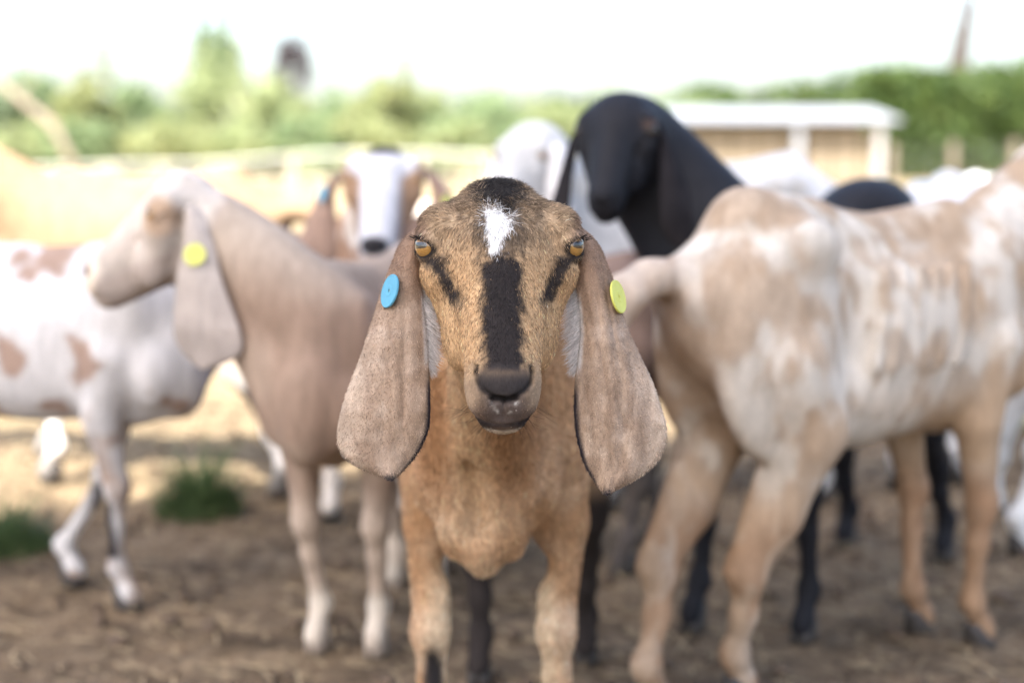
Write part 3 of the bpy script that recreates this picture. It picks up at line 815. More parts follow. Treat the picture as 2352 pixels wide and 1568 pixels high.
ground['kind'] = 'structure'; ground['label'] = 'brown trampled earth yard running out to dry pasture'

# ------------------------------------------------------------------ plants
def leaf_mat(name, a, b_, trans=.35):
    m = bpy.data.materials.new(name); m.use_nodes = True; t = m.node_tree; t.nodes.clear()
    out = t.nodes.new('ShaderNodeOutputMaterial'); tc = t.nodes.new('ShaderNodeTexCoord')
    n = t.nodes.new('ShaderNodeTexNoise'); n.inputs['Scale'].default_value = 1.6; n.inputs['Detail'].default_value = 4
    t.links.new(tc.outputs['Object'], n.inputs['Vector'])
    r = t.nodes.new('ShaderNodeValToRGB'); r.color_ramp.elements[0].position = .35; r.color_ramp.elements[1].position = .65
    r.color_ramp.elements[0].color = (*a, 1); r.color_ramp.elements[1].color = (*b_, 1); t.links.new(n.outputs['Fac'], r.inputs[0])
    d = t.nodes.new('ShaderNodeBsdfPrincipled'); d.inputs['Roughness'].default_value = .55; d.inputs['Specular IOR Level'].default_value = .3
    tr = t.nodes.new('ShaderNodeBsdfTranslucent'); mx = t.nodes.new('ShaderNodeMixShader'); mx.inputs[0].default_value = trans
    t.links.new(r.outputs[0], d.inputs['Base Color']); t.links.new(r.outputs[0], tr.inputs[0])
    t.links.new(d.outputs[0], mx.inputs[1]); t.links.new(tr.outputs[0], mx.inputs[2]); t.links.new(mx.outputs[0], out.inputs[0])
    return m
LEAF_LIGHT = leaf_mat('light_leaf', (.26, .31, .15), (.37, .41, .21), .5)
LEAF_MID = leaf_mat('mid_leaf', (.18, .25, .125), (.27, .34, .17), .45)
LEAF_GREY = leaf_mat('grey_leaf', (.19, .25, .15), (.27, .32, .20), .45)
LEAF_DARK = leaf_mat('dark_leaf', (.045, .085, .024), (.10, .145, .036), .3)
LEAF_YEL = leaf_mat('yellow_leaf', (.26, .30, .14), (.37, .39, .19), .5)
LEAF_DEAD = leaf_mat('dry_leaf', (.06, .05, .055), (.10, .08, .085), .2)
BARK = simple('bark', (.14, .105, .08), .9, .35, 8, .4)
BARK_PALE = simple('pale_bark', (.26, .21, .16), .9, .25, 8, .4)

def leaves(centers, size, r, squash=.55):
    """one pointed leaf of two folded faces at every centre"""
    n = len(centers); a = unit_(r.normal(0, 1, (n, 3))); b = unit_(np.cross(a, r.normal(0, 1, (n, 3)))); c = np.cross(a, b)
    s = size * r.uniform(.6, 1.4, (n, 1))
    v = np.stack([centers - a * s, centers + b * s * squash + c * s * .12, centers + a * s, centers - b * s * squash + c * s * .12], 1).reshape(-1, 3)
    f = np.arange(n * 4).reshape(n, 4); return v, f
def unit_(a): return a / np.maximum(np.linalg.norm(a, axis=1), 1e-9)[:, None]

def crown_points(r, n, rad, clumps, shell=.55):
    cs = unit_(r.normal(0, 1, (clumps, 3))) * (r.uniform(shell, 1, (clumps, 1))) * rad * .78
    w = r.uniform(.5, 1.4, clumps); pick = r.choice(clumps, n, p=w / w.sum())
    d = unit_(r.normal(0, 1, (n, 3))) * (r.random((n, 1)) ** .5) * np.asarray(rad) * .33 * w[pick][:, None]
    return cs[pick] + d
def plant(name, label, cat, base, h, rx, mat, seed, n=1700, leaf=.13, trunk_r=.09, bark=None, crown_from=.12, group=None, clumps=22, ry=None, spikes=0):
    r = np.random.default_rng(seed); root = empty(name, base); tag(root, label, cat, group)
    c0 = h * crown_from; rz = (h - c0) / 2; ry = ry or rx
    pts = crown_points(r, n, np.array([rx, ry, rz]), clumps) + np.array([0, 0, c0 + rz])
    for k in range(spikes):                               # shoots that stand out of the crown
        a = r.uniform(0, 6.28); q = np.array([math.cos(a) * rx * .5, math.sin(a) * ry * .5, h * .75]); t = r.random((90, 1))
        pts = np.concatenate([pts, q + t * np.array([r.normal(0, .15), r.normal(0, .15), h * .38]) + r.normal(0, .12, (90, 3)) * (1 - t * .6)])
    pts[:, 2] = np.maximum(pts[:, 2], .08)
    v, f = leaves(pts, leaf, r); mesh_obj('crown', v, f, mat, root, False)
    mb = MB(); top = h * .8
    mb.tube([(0, 0, -.15), (r.normal(0, .04), r.normal(0, .04), top * .35), (r.normal(0, .12), r.normal(0, .12), top * .7), (r.normal(0, .2), r.normal(0, .2), top)], [trunk_r, trunk_r * .8, trunk_r * .5, trunk_r * .15], 8)
    for k in range(5):
        a = r.uniform(0, 6.28); z = top * r.uniform(.2, .6)
        mb.tube([(0, 0, z), (math.cos(a) * rx * .4, math.sin(a) * ry * .4, z + rz * .4), (math.cos(a) * rx * .7, math.sin(a) * ry * .7, z + rz * .8)], [trunk_r * .5, trunk_r * .3, trunk_r * .1], 6)
    mb.build('trunk', bark or BARK, root, True)
    return root

def at(x, Y): return np.array([P(x, 500, Y)[0], Y, 0.0])
def ht(y, Y): return CAM_H + (160 - y * S2) * Y / FPX
# shrubs along the left and the middle, each with its own top line
SH = [(-25, 175, 46, 1.9, LEAF_GREY, 'grey green bushy shrub at the left end of the far shrub row', 0),
      (95, 150, 49, 1.7, LEAF_MID, 'rounded mid green shrub beside the leaning pale branch', 0),
      (212, 140, 45, 1.35, LEAF_YEL, 'yellowish pointed shrub in the left part of the far row', 1),
      (325, 190, 47, 1.9, LEAF_MID, 'low green shrub left of the tallest shrub', 0),
      (500, 128, 48, 2.3, LEAF_LIGHT, 'broad tall light green shrub behind the profile goat', 2),
      (505, 62, 55, 1.2, LEAF_MID, 'tallest shrub with a forked top rising above the far row', 3),
      (640, 180, 46, 1.8, LEAF_LIGHT, 'light green shrub below the dark dead looking treetop', 0),
      (770, 200, 48, 1.9, LEAF_MID, 'round green shrub to the left of the white faced goat', 0),
      (890, 165, 47, 1.4, LEAF_YEL, 'yellow green shrub with a thin shoot above the white faced goat', 1),
      (985, 215, 49, 1.7, LEAF_LIGHT, 'low light green shrub to the right of the white faced goat', 0),
      (1110, 190, 47, 2.0, LEAF_MID, 'rounded green shrub above the white goat head', 0),
      (1245, 205, 52, 2.1, LEAF_LIGHT, 'shrub at the right end of the row beside the black goat', 0)]
for i, (x, y, Y, rx, m, lab, sp) in enumerate(SH):
    plant('shrub', lab, 'shrub', at(x, Y), ht(y, Y), rx, m, 100 + i, 2300, .14, group='shrubs in the far row', crown_from=.02, spikes=sp, clumps=26)
# second, lower rank that closes the foot of the row
for i, x in enumerate((30, 175, 400, 570, 700, 840, 1050, 1180)):
    plant('shrub', ['low leafy bush at the foot of the far row behind the %s' % q for q in ('far left fence post', 'tan goat back', 'profile goat poll', 'tan goat rump', 'blue tag', 'white face', 'white fence stretch', 'white goat head')][i], 'shrub',
          at(x, 43.5), ht(265, 43.5), 1.75, (LEAF_LIGHT, LEAF_MID, LEAF_YEL)[i % 3], 300 + i, 1500, .13, group='shrubs in the far row', crown_from=.0)
plant('conifer', 'narrow dark dead looking treetop above the left shrub row', 'tree', at(678, 66), ht(75, 66), 1.0, LEAF_DEAD, 61, 1500, .12, .12, crown_from=.45, clumps=14)
# leaning pale branch
mb = MB(); a_ = P(-30, 165, 33); b_ = P(120, 285, 33); c_ = P(215, 400, 33); c_[2] = -.3
mb.tube([a_ + (-.4, 0, .3), a_, b_, c_], [.04, .07, .10, .12], 8)
mb.tube([b_ * .5 + a_ * .5, b_ * .5 + a_ * .5 + (.35, .1, .55)], [.05, .015], 6)
tag(mb.build('leaning_branch', BARK_PALE, None, True), 'pale bare branch leaning in front of the left shrubs', 'branch')
# trees and hedge on the right
for i, (x, y, Y, rx, m, lab) in enumerate([
        (1330, 205, 72, 3.4, LEAF_DARK, 'far tree hidden partly behind the black goat head'),
        (1490, 185, 72, 3.2, LEAF_MID, 'pale far tree beside the black goat neck above the shed'),
        (1640, 172, 74, 3.4, LEAF_DARK, 'far tree above the left part of the shed roof'),
        (1790, 155, 74, 3.4, LEAF_DARK, 'dark far tree above the middle of the shed roof'),
        (1940, 138, 74, 3.3, LEAF_DARK, 'dark far tree above the right end of the shed roof'),
        (2090, 122, 74, 3.2, LEAF_MID, 'far tree left of the bare brown snag'),
        (2220, 140, 72, 3.0, LEAF_DARK, 'dark far tree at the foot of the bare brown snag'),
        (2350, 112, 72, 3.3, LEAF_DARK, 'far tree at the right edge above the hedge')]):
    plant('far_tree', lab, 'tree', at(x, Y), ht(y, Y), rx, m, 400 + i, 2400, .2, .2, group='far trees on the right', crown_from=.05)
sn = at(2192, 62); mb = MB(); hh_ = ht(-20, 62)
mb.tube([(0, 0, -.2), (.05, 0, hh_ * .35), (-.05, 0, hh_ * .65), (.55, .1, hh_)], [.6, .52, .42, .2], 9)
for k in range(7):
    z = hh_ * (.42 + .07 * k); a = k * 2.4
    mb.tube([(0, 0, z), (math.cos(a) * .35, math.sin(a) * .35, z + .5), (math.cos(a) * .4, math.sin(a) * .4, z + .9)], [.1, .07, .02], 6)
snag = empty('dead_tree', sn); tag(snag, 'bare brown dead trunk rising above the right hedge', 'tree'); mb.build('trunk', simple('dead_wood', (.05, .038, .033), .9, .3, 4), snag, True)
r = np.random.default_rng(88)
hx0, hx1 = at(1960, 52)[0], at(2700, 52)[0]; n = 15000
hz_ = ht(165, 52)
pt = np.stack([r.uniform(hx0, hx1, n), 52 + r.uniform(-1.0, 1.0, n), r.random(n) ** .85 * hz_], 1)
pt[:, 2] += (fbm(np.stack([pt[:, 0] * .5, pt[:, 1], 0 * pt[:, 0]], 1), 9) - .5) * .7
pt[:, 1] += (fbm(pt * .7, 19) - .5) * 1.2
hedge = empty('hedge', (0, 0, 0)); tag(hedge, 'dense dark clipped hedge behind the wire fence on the right', 'hedge')
v, f = leaves(pt, .15, r); mesh_obj('foliage', v, f, LEAF_DARK, hedge, False)
mb = MB()
for k in range(12):
    x = hx0 + (hx1 - hx0) * (k + .5) / 12; mb.tube([(x, 52, -.1), (x + .1, 52, hz_ * .5), (x - .1, 52.1, hz_ * .85)], [.08, .05, .02], 6)
mb.build('stems', BARK, hedge, True)

# added unseen tree overhead, behind the camera, shaped to shade the yard
shade_c = np.array([1.6, 1.4]); Hc = 6.2; off = Hc / math.tan(SUN_EL)
cc_ = shade_c - off * np.array([math.sin(SUN_AZ), math.cos(SUN_AZ)])
r = np.random.default_rng(5); n = 15000
d = unit_(r.normal(0, 1, (n, 3))) * (r.random((n, 1)) ** (1 / 3)); d[:, :2] *= (1 + .10 * (fbm(d * 2.2, 3)[:, None] - .5) * 2)
pt = d * np.array([3.3, 2.35, 1.1])
st = empty('added_shade_tree', (cc_[0] - .3, cc_[1] - .8, 0)); tag(st, 'added broad leafy tree out of view behind the camera that shades the yard', 'tree')
v, f = leaves(pt + np.array([.3, .8, Hc]), .15, r); mesh_obj('crown', v, f, LEAF_MID, st, False)
mb = MB(); mb.tube([(0, 0, -.1), (.05, .05, 1.6), (0, .1, 3.4), (.2, .4, 5.2), (.3, .8, 6.5)], [.26, .21, .19, .14, .05], 10)
for k in range(7):
    a = k * .9 + .2; mb.tube([(0, .1, 3.2 + .2 * k), (math.cos(a) * 1.0, .4 + math.sin(a) * .8, 4.6 + .15 * k), (.3 + math.cos(a) * 2.2, .8 + math.sin(a) * 1.8, 5.8 + .1 * k)], [.11, .08, .02], 7)
mb.build('trunk', BARK, st, True)

# ------------------------------------------------------------------ shed
WHITE = simple('white_paint', (.27, .285, .31), .5, .06, 3); TIN = simple('white_roof_sheet', (.23, .238, .25), .4, .05, 2)
GREYP = simple('shaded_grey_post', (.34, .33, .33), .8, .2, 6); PLANK = simple('pale_plank', (.25, .205, .145), .85, .3, 5, .2); PLANK2 = simple('brown_plank', (.19, .15, .10), .85, .3, 5, .2)  # grey of the right end post has its shade put into the colour
sx0, sx1 = at(1470, 40)[0], at(2035, 40)[0]; ez = ht(276, 40)
shed = empty('shed', ((sx0 + sx1) / 2, 41.5, 0)); tag(shed, 'low open shed with white metal roof behind the spotted goat', 'shed')
wx = (sx1 - sx0); L0 = -wx / 2
nsh = 9; sw = (wx + .5) / nsh
for k in range(nsh):                                      # roof sheets, lapped and corrugated
    mb = MB(); x0 = L0 - .25 + k * sw; nn = 12; v = []
    for j in range(nn + 1):
        x = x0 + (sw + .04) * j / nn; zz = .018 * math.sin(j * math.pi) + (.03 if j % 2 else 0) + .004 * (k % 2)
        v += [(x, -1.75, ez + zz), (x, 1.6, ez + .42 + zz)]
    v += [(q[0], q[1], q[2] - .03) for q in v]; m_ = 2 * (nn + 1)
    f = []
    for j in range(nn):
        a = 2 * j; f += [(a, a + 2, a + 3, a + 1), (m_ + a, m_ + a + 1, m_ + a + 3, m_ + a + 2), (a, m_ + a, m_ + a + 2, a + 2), (a + 1, a + 3, m_ + a + 3, m_ + a + 1)]
    f += [(0, 1, m_ + 1, m_), (2 * nn, m_ + 2 * nn, m_ + 2 * nn + 1, 2 * nn + 1)]
    mb.add(v, f); mb.build('roof_sheet', TIN, shed)
mb = MB(); mb.box((0, -1.79, ez - .03), (wx + .55, .04, .08)); mb.build('fascia', WHITE, shed)
for x, m_, w_ in ((at(1828, 40)[0], WHITE, .22), (at(2012, 40)[0], GREYP, .2), (at(1530, 40)[0], WHITE, .2)):
    mb = MB(); mb.box((x - shed.location[0], -1.55, ez / 2 - .1), (w_, .22, ez + .05)); mb.build('post', m_, shed)
for k in range(28):                                       # boards of the front wall
    x = L0 + .1 + k * (wx - .3) / 28; mb = MB(); mb.box((x + .11, -1.28 + .012 * (k % 3), (ez - .22) / 2), (.205, .03, ez - .22 - .02 * (k % 4))); mb.build('wall_board', (PLANK, PLANK2, PLANK)[k % 3], shed)
mb = MB(); mb.box((0, 1.5, ez / 2 + .1), (wx - .1, .06, ez + .2)); mb.build('back_wall', PLANK2, shed)

# ------------------------------------------------------------------ fences
WIRE = simple('galvanised_wire', (.22, .225, .23), .45, .1, 30, 0, .3); NET = simple('pale_netting', (.45, .47, .41), .7, .1, 10)
def fence(label, p0, p1, h, npost, post_w, post_m, wires, vstep, wire_r, net_m, rail=None):
    p0 = np.array(p0, float); p1 = np.array(p1, float); d = p1 - p0; L = np.linalg.norm(d); rot = math.atan2(d[1], d[0])
    root = empty('fence', tuple(p0) + (0,)); tag(root, label, 'fence')
    gz = lambda t: float(ground_z(np.array([p0[0] + d[0] * t]), np.array([p0[1] + d[1] * t]))[0])
    for k in range(npost):
        t = k / (npost - 1); mb = MB(); mb.box((d[0] * t, d[1] * t, gz(t) + h / 2 - .03), (post_w, post_w, h + .18), rot); mb.build('post', post_m, root)
    ns = 40
    for j in range(wires):
        z = h * (1 - j / max(wires - .4, 1)); mb = MB()
        mb.tube([(d[0] * i / ns, d[1] * i / ns - .03, gz(i / ns) + z) for i in range(ns + 1)], (.03 if j == 0 and rail else wire_r), 5); mb.build('top_rail' if j == 0 and rail else 'wire', rail if j == 0 and rail else net_m, root)
    mb = MB(); k = 0
    while k * vstep < L:
        t = k * vstep / L; x, y, g = d[0] * t, d[1] * t - .03, gz(t); mb.box((x, y, g + h * .5), (wire_r * 1.6, wire_r * 1.6, h * .98)); k += 1
    o = mb.build('mesh_wires', net_m, root); o['kind'] = 'stuff'
    return root
fence('low pale netting fence in front of the left shrub row', (at(-200, 38)[0], 38), (at(1420, 37)[0], 37), .88, 12, .13, simple('pale_post', (.40, .36, .29), .85, .2, 6), 6, .20, .005, NET, simple('pale_rail', (.66, .66, .62), .7, .05, 5))
fence('wire stock fence with wooden posts in front of the dark hedge', (at(2045, 45)[0], 45), (at(2600, 45)[0], 45), 1.28, 5, .16, simple('fence_post', (.20, .165, .125), .85, .2, 6), 7, .25, .003, WIRE)

# ------------------------------------------------------------------ grass tufts, straw and clods
GRASS = leaf_mat('grass_blade', (.075, .12, .045), (.13, .18, .075), .4)
def tuft(label, base, rad, h, n, seed, lean=.5):
    r = np.random.default_rng(seed); V = []; Fc = []
    for i in range(n):
        a = r.uniform(0, 6.283); q = rad * r.random() ** .95; x, y = math.cos(a) * q, math.sin(a) * q
        hh = h * r.uniform(.45, 1.25) * (1 - .8 * (q / rad)); l = lean * r.uniform(.3, 1.2) * hh; a2 = a + r.normal(0, .7); w = .0022 * r.uniform(.7, 1.4)
        px, py = -math.sin(a2) * w, math.cos(a2) * w; b = len(V)
        for t in (0, .45, .8):
            cx, cy, cz = x + math.cos(a2) * l * t * t, y + math.sin(a2) * l * t * t, hh * (t - .15 * t * t); k = 1 - .6 * t
            V += [(cx - px * k, cy - py * k, cz), (cx + px * k, cy + py * k, cz)]
        V.append((x + math.cos(a2) * l, y + math.sin(a2) * l, hh * .85))
        Fc += [(b, b + 1, b + 3, b + 2), (b + 2, b + 3, b + 5, b + 4), (b + 4, b + 5, b + 6)]
    o = mesh_obj('grass_tuft', V, Fc, GRASS, None, False); o.location = base
    tag(o, label, 'grass', 'grass tufts in the yard'); return o
g1 = G(458, 1172); g1[2] = -.005; tuft('round dark green grass tuft behind the spotted white goat legs', tuple(g1), .095, .17, 700, 1, .8)
g2 = G(25, 1265); g2[2] = -.005; tuft('green grass tuft at the left edge of the picture', tuple(g2), .09, .14, 500, 2, .8)
g4 = G(2325, 985); g4[2] = -.005; tuft('small pale grass tuft at the right edge behind the goats', tuple(g4), .12, .06, 300, 4)

r = np.random.default_rng(21); n = 9000; V = []; Fc = []
xs = r.uniform(-2.0, 2.2, n); ys = 1.35 + 3.6 * r.random(n) ** 1.2; zs = ground_z(xs, ys) - .004
for i in range(n):
    L = r.uniform(.006, .028) * (1 if r.random() < .93 else 2.4); a = r.uniform(0, 3.14); w = r.uniform(.0006, .0017); c, s_ = math.cos(a), math.sin(a); k = r.normal(0, .15); b = len(V)
    for t in (-1, 0, 1):
        x = xs[i] + c * L * t - s_ * k * L * t * t; y = ys[i] + s_ * L * t + c * k * L * t * t; z = zs[i] + .004 + r.uniform(0, .006)
        V += [(x - s_ * w, y + c * w, z), (x + s_ * w, y - c * w, z + .0008)]
    Fc += [(b, b + 1, b + 3, b + 2), (b + 2, b + 3, b + 5, b + 4)]
o = mesh_obj('straw_litter', V, Fc, simple('straw', (.34, .26, .155), .8, .4, 9), None, False); o['kind'] = 'stuff'; o['label'] = 'bits of straw and dry stalks strewn over the earth'; o['category'] = 'straw'
V = []; Fc = []; n = 5200
xs = r.uniform(-2.0, 2.2, n); ys = 1.35 + 3.2 * r.random(n) ** 1.1; zs = ground_z(xs, ys) - .006
ico = [(0, 0, 1), (.89, 0, .45), (.28, .85, .45), (-.72, .53, .45), (-.72, -.53, .45), (.28, -.85, .45), (.72, .53, -.45), (-.28, .85, -.45), (-.89, 0, -.45), (-.28, -.85, -.45), (.72, -.53, -.45), (0, 0, -1)]
icf = [(0, 1, 2), (0, 2, 3), (0, 3, 4), (0, 4, 5), (0, 5, 1), (1, 6, 2), (2, 7, 3), (3, 8, 4), (4, 9, 5), (5, 10, 1), (6, 7, 2), (7, 8, 3), (8, 9, 4), (9, 10, 5), (10, 6, 1), (11, 7, 6), (11, 8, 7), (11, 9, 8), (11, 10, 9), (11, 6, 10)]
for i in range(n):
    s_ = .003 + .015 * r.random() ** 3; q = r.uniform(.6, 1.3, 3); b = len(V); jit = r.uniform(.8, 1.2, (12, 1))
    vv = np.array(ico) * q * s_ * jit * (1, 1, .7) + (xs[i], ys[i], zs[i] + s_ * .35); V += [tuple(x) for x in vv]; Fc += [tuple(b + k for k in fc) for fc in icf]
o = mesh_obj('earth_clods', V, Fc, simple('clod', (.10, .069, .046), .95, .75, 7), None, True); o['kind'] = 'stuff'; o['label'] = 'small crumbs and clods of dark dry earth'; o['category'] = 'clods'

# ------------------------------------------------------------------ the herd
R_ = math.radians
# spotted white and tan goat on the right, seen from behind its right side
def body_right(F, s):
    A = lambda *p: np.array(p) * s
    F.cone(A(-.215, 0, .640), A(-.11, 0, .632), .036 * s, .03 * s, .05 * s)
def body_black(F, s):
    A = lambda *p: np.array(p) * s
    F.ell(A(-.20, 0, .655), A(.11, .075, .055), .05 * s)
def face_none(c, V, H, n, n1): return c
def coat_right(V, N, H):
    q = V + .03 * (fbm(V * 9, 2, 2)[:, None] - .5); n = fbm(q * (17, 17, 9), 141, 4); n1 = fbm(q * (34, 34, 15), 152, 3); n2 = fbm(q * 5, 48, 2)
    c = base_col(V, (.54, .48, .41), .08, 16)
    c = mixc(c, np.array([.36, .255, .17]), sstep(.45, .61, n) * .8)
    c = mixc(c, np.array([.31, .215, .14]), sstep(.50, .64, n1) * .6)
    c = mixc(c, np.array([.40, .275, .175]), sstep(.44, .36, V[:, 2] + .12 * (n2 - .5)) * sstep(.48, .62, n2 + .15) * .7)
    c = mixc(c, np.array([.38, .265, .17]), sstep(.05, .2, V[:, 0]) * sstep(.35, .6, n) * .8)          # shoulder and chest
    c = mixc(c, np.array([.38, .26, .18]), sstep(-.30, -.37, V[:, 0]) * sstep(.3, .45, V[:, 2]) * .55)  # tail side
    lg = sstep(.30, .22, V[:, 2] + .06 * (n - .5))
    c = mixc(c, np.array([.31, .195, .12]), lg * (.3 + .68 * sstep(.56, .46, n1)))
    c = mixc(c, np.array([.28, .165, .098]), lg * sstep(.1, .15, V[:, 0]) * .6)
    return np.clip(c, .005, .9)
hv = [G(2115, 1452), G(2252, 1484), G(1502, 1640), G(1705, 1612)]
make_goat('white goat with tan blotches standing at right with its rump to the camera', hv, 1.03,
          dict(pos=np.array([1.12, 2.50, .78]), yaw=R_(30), scale=.95), coat_right, vox=.007, ear_col=ear_plain((.5, .38, .28)), tail=(.012, .0), body_fn=body_right, shift=-.02, ribs=True)

# black goat behind it
def coat_black(V, N, H):
    n = fbm(V * 12, 3, 3); c = np.tile(BLK, (len(V), 1)) * (.7 + .7 * n)[:, None]
    X, Y, W = H[:, 0], H[:, 1], H[:, 2]
    for sx in (1,):
        d = np.sqrt(((X - sx * 165) / 42) ** 2 + ((Y - 62) / 26) ** 2 + ((W - 0) / 70) ** 2)
        c = mixc(c, np.array([.06, .036, .028]), sstep(1.2, .6, d) * .9)
    return np.clip(c, .005, .9)
make_goat('black goat with raised head behind the spotted goat', [G(1842, 1468), G(1588, 1442), G(2166, 1278), G(1940, 1252)], 1.0,
          dict(pos=P(1412, 318, 2.12), yaw=R_(-108), pitch=R_(2), roll=0, scale=.88, neck_w=.45), coat_black, vox=.0085, fine=.0042, ear_col=ear_plain((.013, .012, .015), (.022, .018, .018)), eye_m=simple('dark_eye', (.02, .014, .01), .15, .1, 5), neck_r=1.12, shift=.02, body_fn=body_black, coat_m=COAT_BLACK, ear_turn=R_(38))

# profile goat on the left with the yellow tag
def coat_profile(V, N, H):
    X, Y, W = H[:, 0], H[:, 1], H[:, 2]; n = fbm(V * 8, 60, 3); n1 = fbm(V * 20, 61, 3)
    c = base_col(V, (.26, .182, .135), .12, 9)
    c = mixc(c, np.array([.36, .275, .21]), sstep(.45, .7, n) * .6)
    hm = sstep(-420, -360, Y) * sstep(-260, -180, W) * sstep(240, 215, np.abs(X))
    face = np.tile(np.array([.50, .44, .385]), (len(V), 1))
    face = mixc(face, np.array([.36, .24, .155]), sstep(105, 50, np.hypot(Y - 25, W + 25)) * .85 + sstep(20, -60, Y - W * .5 + 120) * .0)
    face = mixc(face, np.array([.13, .085, .065]), sstep(-105, -195, Y + .75 * W) * .92); face = mixc(face, np.array([.46, .39, .34]), sstep(-20, -80, Y) * .6)
    face = mixc(face, np.array([.70, .58, .46]), sstep(150, 190, W) * sstep(-200, -250, Y) * .8)
    face = mixc(face, np.array([.12, .08, .07]), sstep(1.25, .8, np.sqrt((X / 75) ** 2 + ((Y + 265) / 42) ** 2 + ((W - 238) / 38) ** 2)))
    c = mixc(c, face, hm)
    c = mixc(c, np.array([.40, .335, .27]), sstep(.58, .72, V[:, 2]) * (1 - hm) * .7)
    c = mixc(c, np.array([.42, .33, .26]), sstep(.32, .22, V[:, 2]))
    c = mixc(c, np.array([.55, .48, .40]), sstep(.12, .08, V[:, 2]))
    c = mixc(c, np.array([.46, .35, .27]), sstep(.2, .14, np.abs(V[:, 2] - .17)) * sstep(.5, .65, n) * .5)
    return np.clip(c, .005, .9)
make_goat('pale tan goat in profile at left with a yellow tag in its long ear', [G(862, 1497), G(726, 1488), G(1000, 1350), G(905, 1345)], .90,
          dict(pos=P(378, 505, 2.08), yaw=R_(-184), pitch=R_(17), roll=R_(0), scale=1.06, neck_w=.28, dome=True), coat_profile, vox=.008, fine=.004,
          ear_col=ear_plain((.40, .345, .305), (.36, .305, .27)), hoof_mat=simple('pale_hoof', (.30, .24, .19), .6, .2, 60), neck_r=1.0, ear_amp=.5, ear_turn=R_(84), ear_dW=-30, ear_xs=1.2,
          tags=((1, .5, .27, TAG_YELLOW, None),))

# white faced goat with the blue tag
def coat_white_face(V, N, H):
    X, Y, W = H[:, 0], H[:, 1], H[:, 2]; n = fbm(V * 8, 70, 3)
    c = base_col(V, (.66, .60, .54), .1, 8); c = mixc(c, np.array([.36, .23, .16]), sstep(.5, .6, n))
    hm = sstep(-420, -360, Y) * sstep(-240, -180, W) * sstep(240, 215, np.abs(X))
    face = np.tile(np.array([.52, .51, .53]), (len(V), 1))
    side = sstep(70, 110, np.abs(X) - .25 * np.clip(Y, 0, 100) * 0 - 70 * sstep(20, 90, Y)) * sstep(-300, -240, Y)
    face = mixc(face, np.array([.30, .19, .12]), side)
    face = mixc(face, np.array([.05, .045, .05]), sstep(130, 160, Y) * sstep(120, 60, np.abs(X)))
    face = mixc(face, np.array([.03, .028, .03]), sstep(1.15, .8, np.sqrt(((X + 5) / 70) ** 2 + ((Y + 275) / 45) ** 2)) * sstep(120, 170, W))
    face = mixc(face, np.array([.05, .045, .045]), sstep(-320, -340, Y) * sstep(20, -20, X) * sstep(80, 120, W) * .8)
    return np.clip(mixc(c, face, hm), .005, .9)
make_goat('white faced goat with brown ears and a blue tag looking over the others', [np.array([-.22, 2.92, 0]), np.array([-.38, 2.9, 0]), np.array([-.17, 3.4, 0]), np.array([-.33, 3.42, 0])], 1.0,
          dict(pos=P(878, 428, 2.58), yaw=R_(-93), pitch=R_(5), scale=1.08, neck_w=.3, ear_dx=45), coat_white_face, vox=.0095, fine=.005, ear_col=ear_plain((.30, .20, .15)), ear_scale=.88, neck_r=.85,
          tags=((-1, .45, .22, TAG_BLUE, (-.8, .2, .5)), (1, .6, .30, TAG_YELLOW, (.8, .2, .5))))

# white goat with brown spots at the left, head hidden behind the profile goat
def coat_spot(V, N, H):
    n = fbm(V * (13, 13, 11), 87, 3); c = base_col(V, (.50, .48, .475), .07, 12)
    c = mixc(c, np.array([.26, .17, .125]), sstep(.54, .62, n) * .9)
    c = mixc(c, np.array([.24, .16, .11]), .6 * sstep(.40, .33, V[:, 2]) * sstep(.14, .16, V[:, 0] + .2 * (n - .5)) * sstep(.45, .55, n) * sstep(.0, .1, V[:, 0]))
    z = V[:, 2]; st = sstep(.215, .195, z) * sstep(.085, .10, z)
    fx = V[:, 0]
    c = mixc(c, np.array([.022, .02, .024]), st * sstep(.010, .0, fx - (.176 + .0 * z)) * sstep(.02, .08, fx))
    c = mixc(c, np.array([.022, .02, .024]), blob(V, (.165, .06, .26), (.02, .05, .035)))
    return np.clip(c, .005, .92)
make_goat('white goat with brown spots and black leg stripes at the left edge', [G(172, 1338), G(297, 1396), np.array([-1.13, 2.62, 0]), np.array([-1.10, 2.42, 0])], .92,
          dict(pos=np.array([-.40, 2.70, .54]), yaw=R_(50), pitch=R_(-12), scale=.85, neck_w=.2), coat_spot, vox=.0075, ear_col=ear_plain((.7, .65, .6)), neck_r=1.0, shift=.085)

# tan goat in the sun
def coat_tan(V, N, H):
    n = fbm(V * 7, 90, 3); c = base_col(V, (.25, .17, .105), .1, 8); z = V[:, 2]
    c = mixc(c, np.array([.25, .14, .085]), sstep(.37, .31, z) * sstep(.05, .10, z) * sstep(.11, .05, np.abs(V[:, 1])) * .8 * sstep(.28, .3, z))
    c = mixc(c, np.array([.78, .74, .70]), sstep(.30, .22, z)); 
    c = mixc(c, np.array([.03, .026, .028]), sstep(.24, .21, z) * sstep(.0, .006, V[:, 0] - np.where(V[:, 0] > 0, .182, -.33)) * sstep(.06, .08, z))
    c = mixc(c, np.array([.03, .026, .028]), sstep(.07, .05, z) * .7)
    return np.clip(c, .005, .92)
hl_, hr_ = G(642, 1142), np.array([-.50, 3.36, 0])
make_goat('sunlit tan goat standing broadside behind the spotted one', [G(112, 1106), np.array([-1.17, 3.5, 0]), hl_, hr_], 1.09,
          dict(pos=np.array([-1.62, 3.3, .86]), yaw=R_(185), scale=.95), coat_tan, vox=.009, ear_col=ear_plain((.5, .36, .25)))

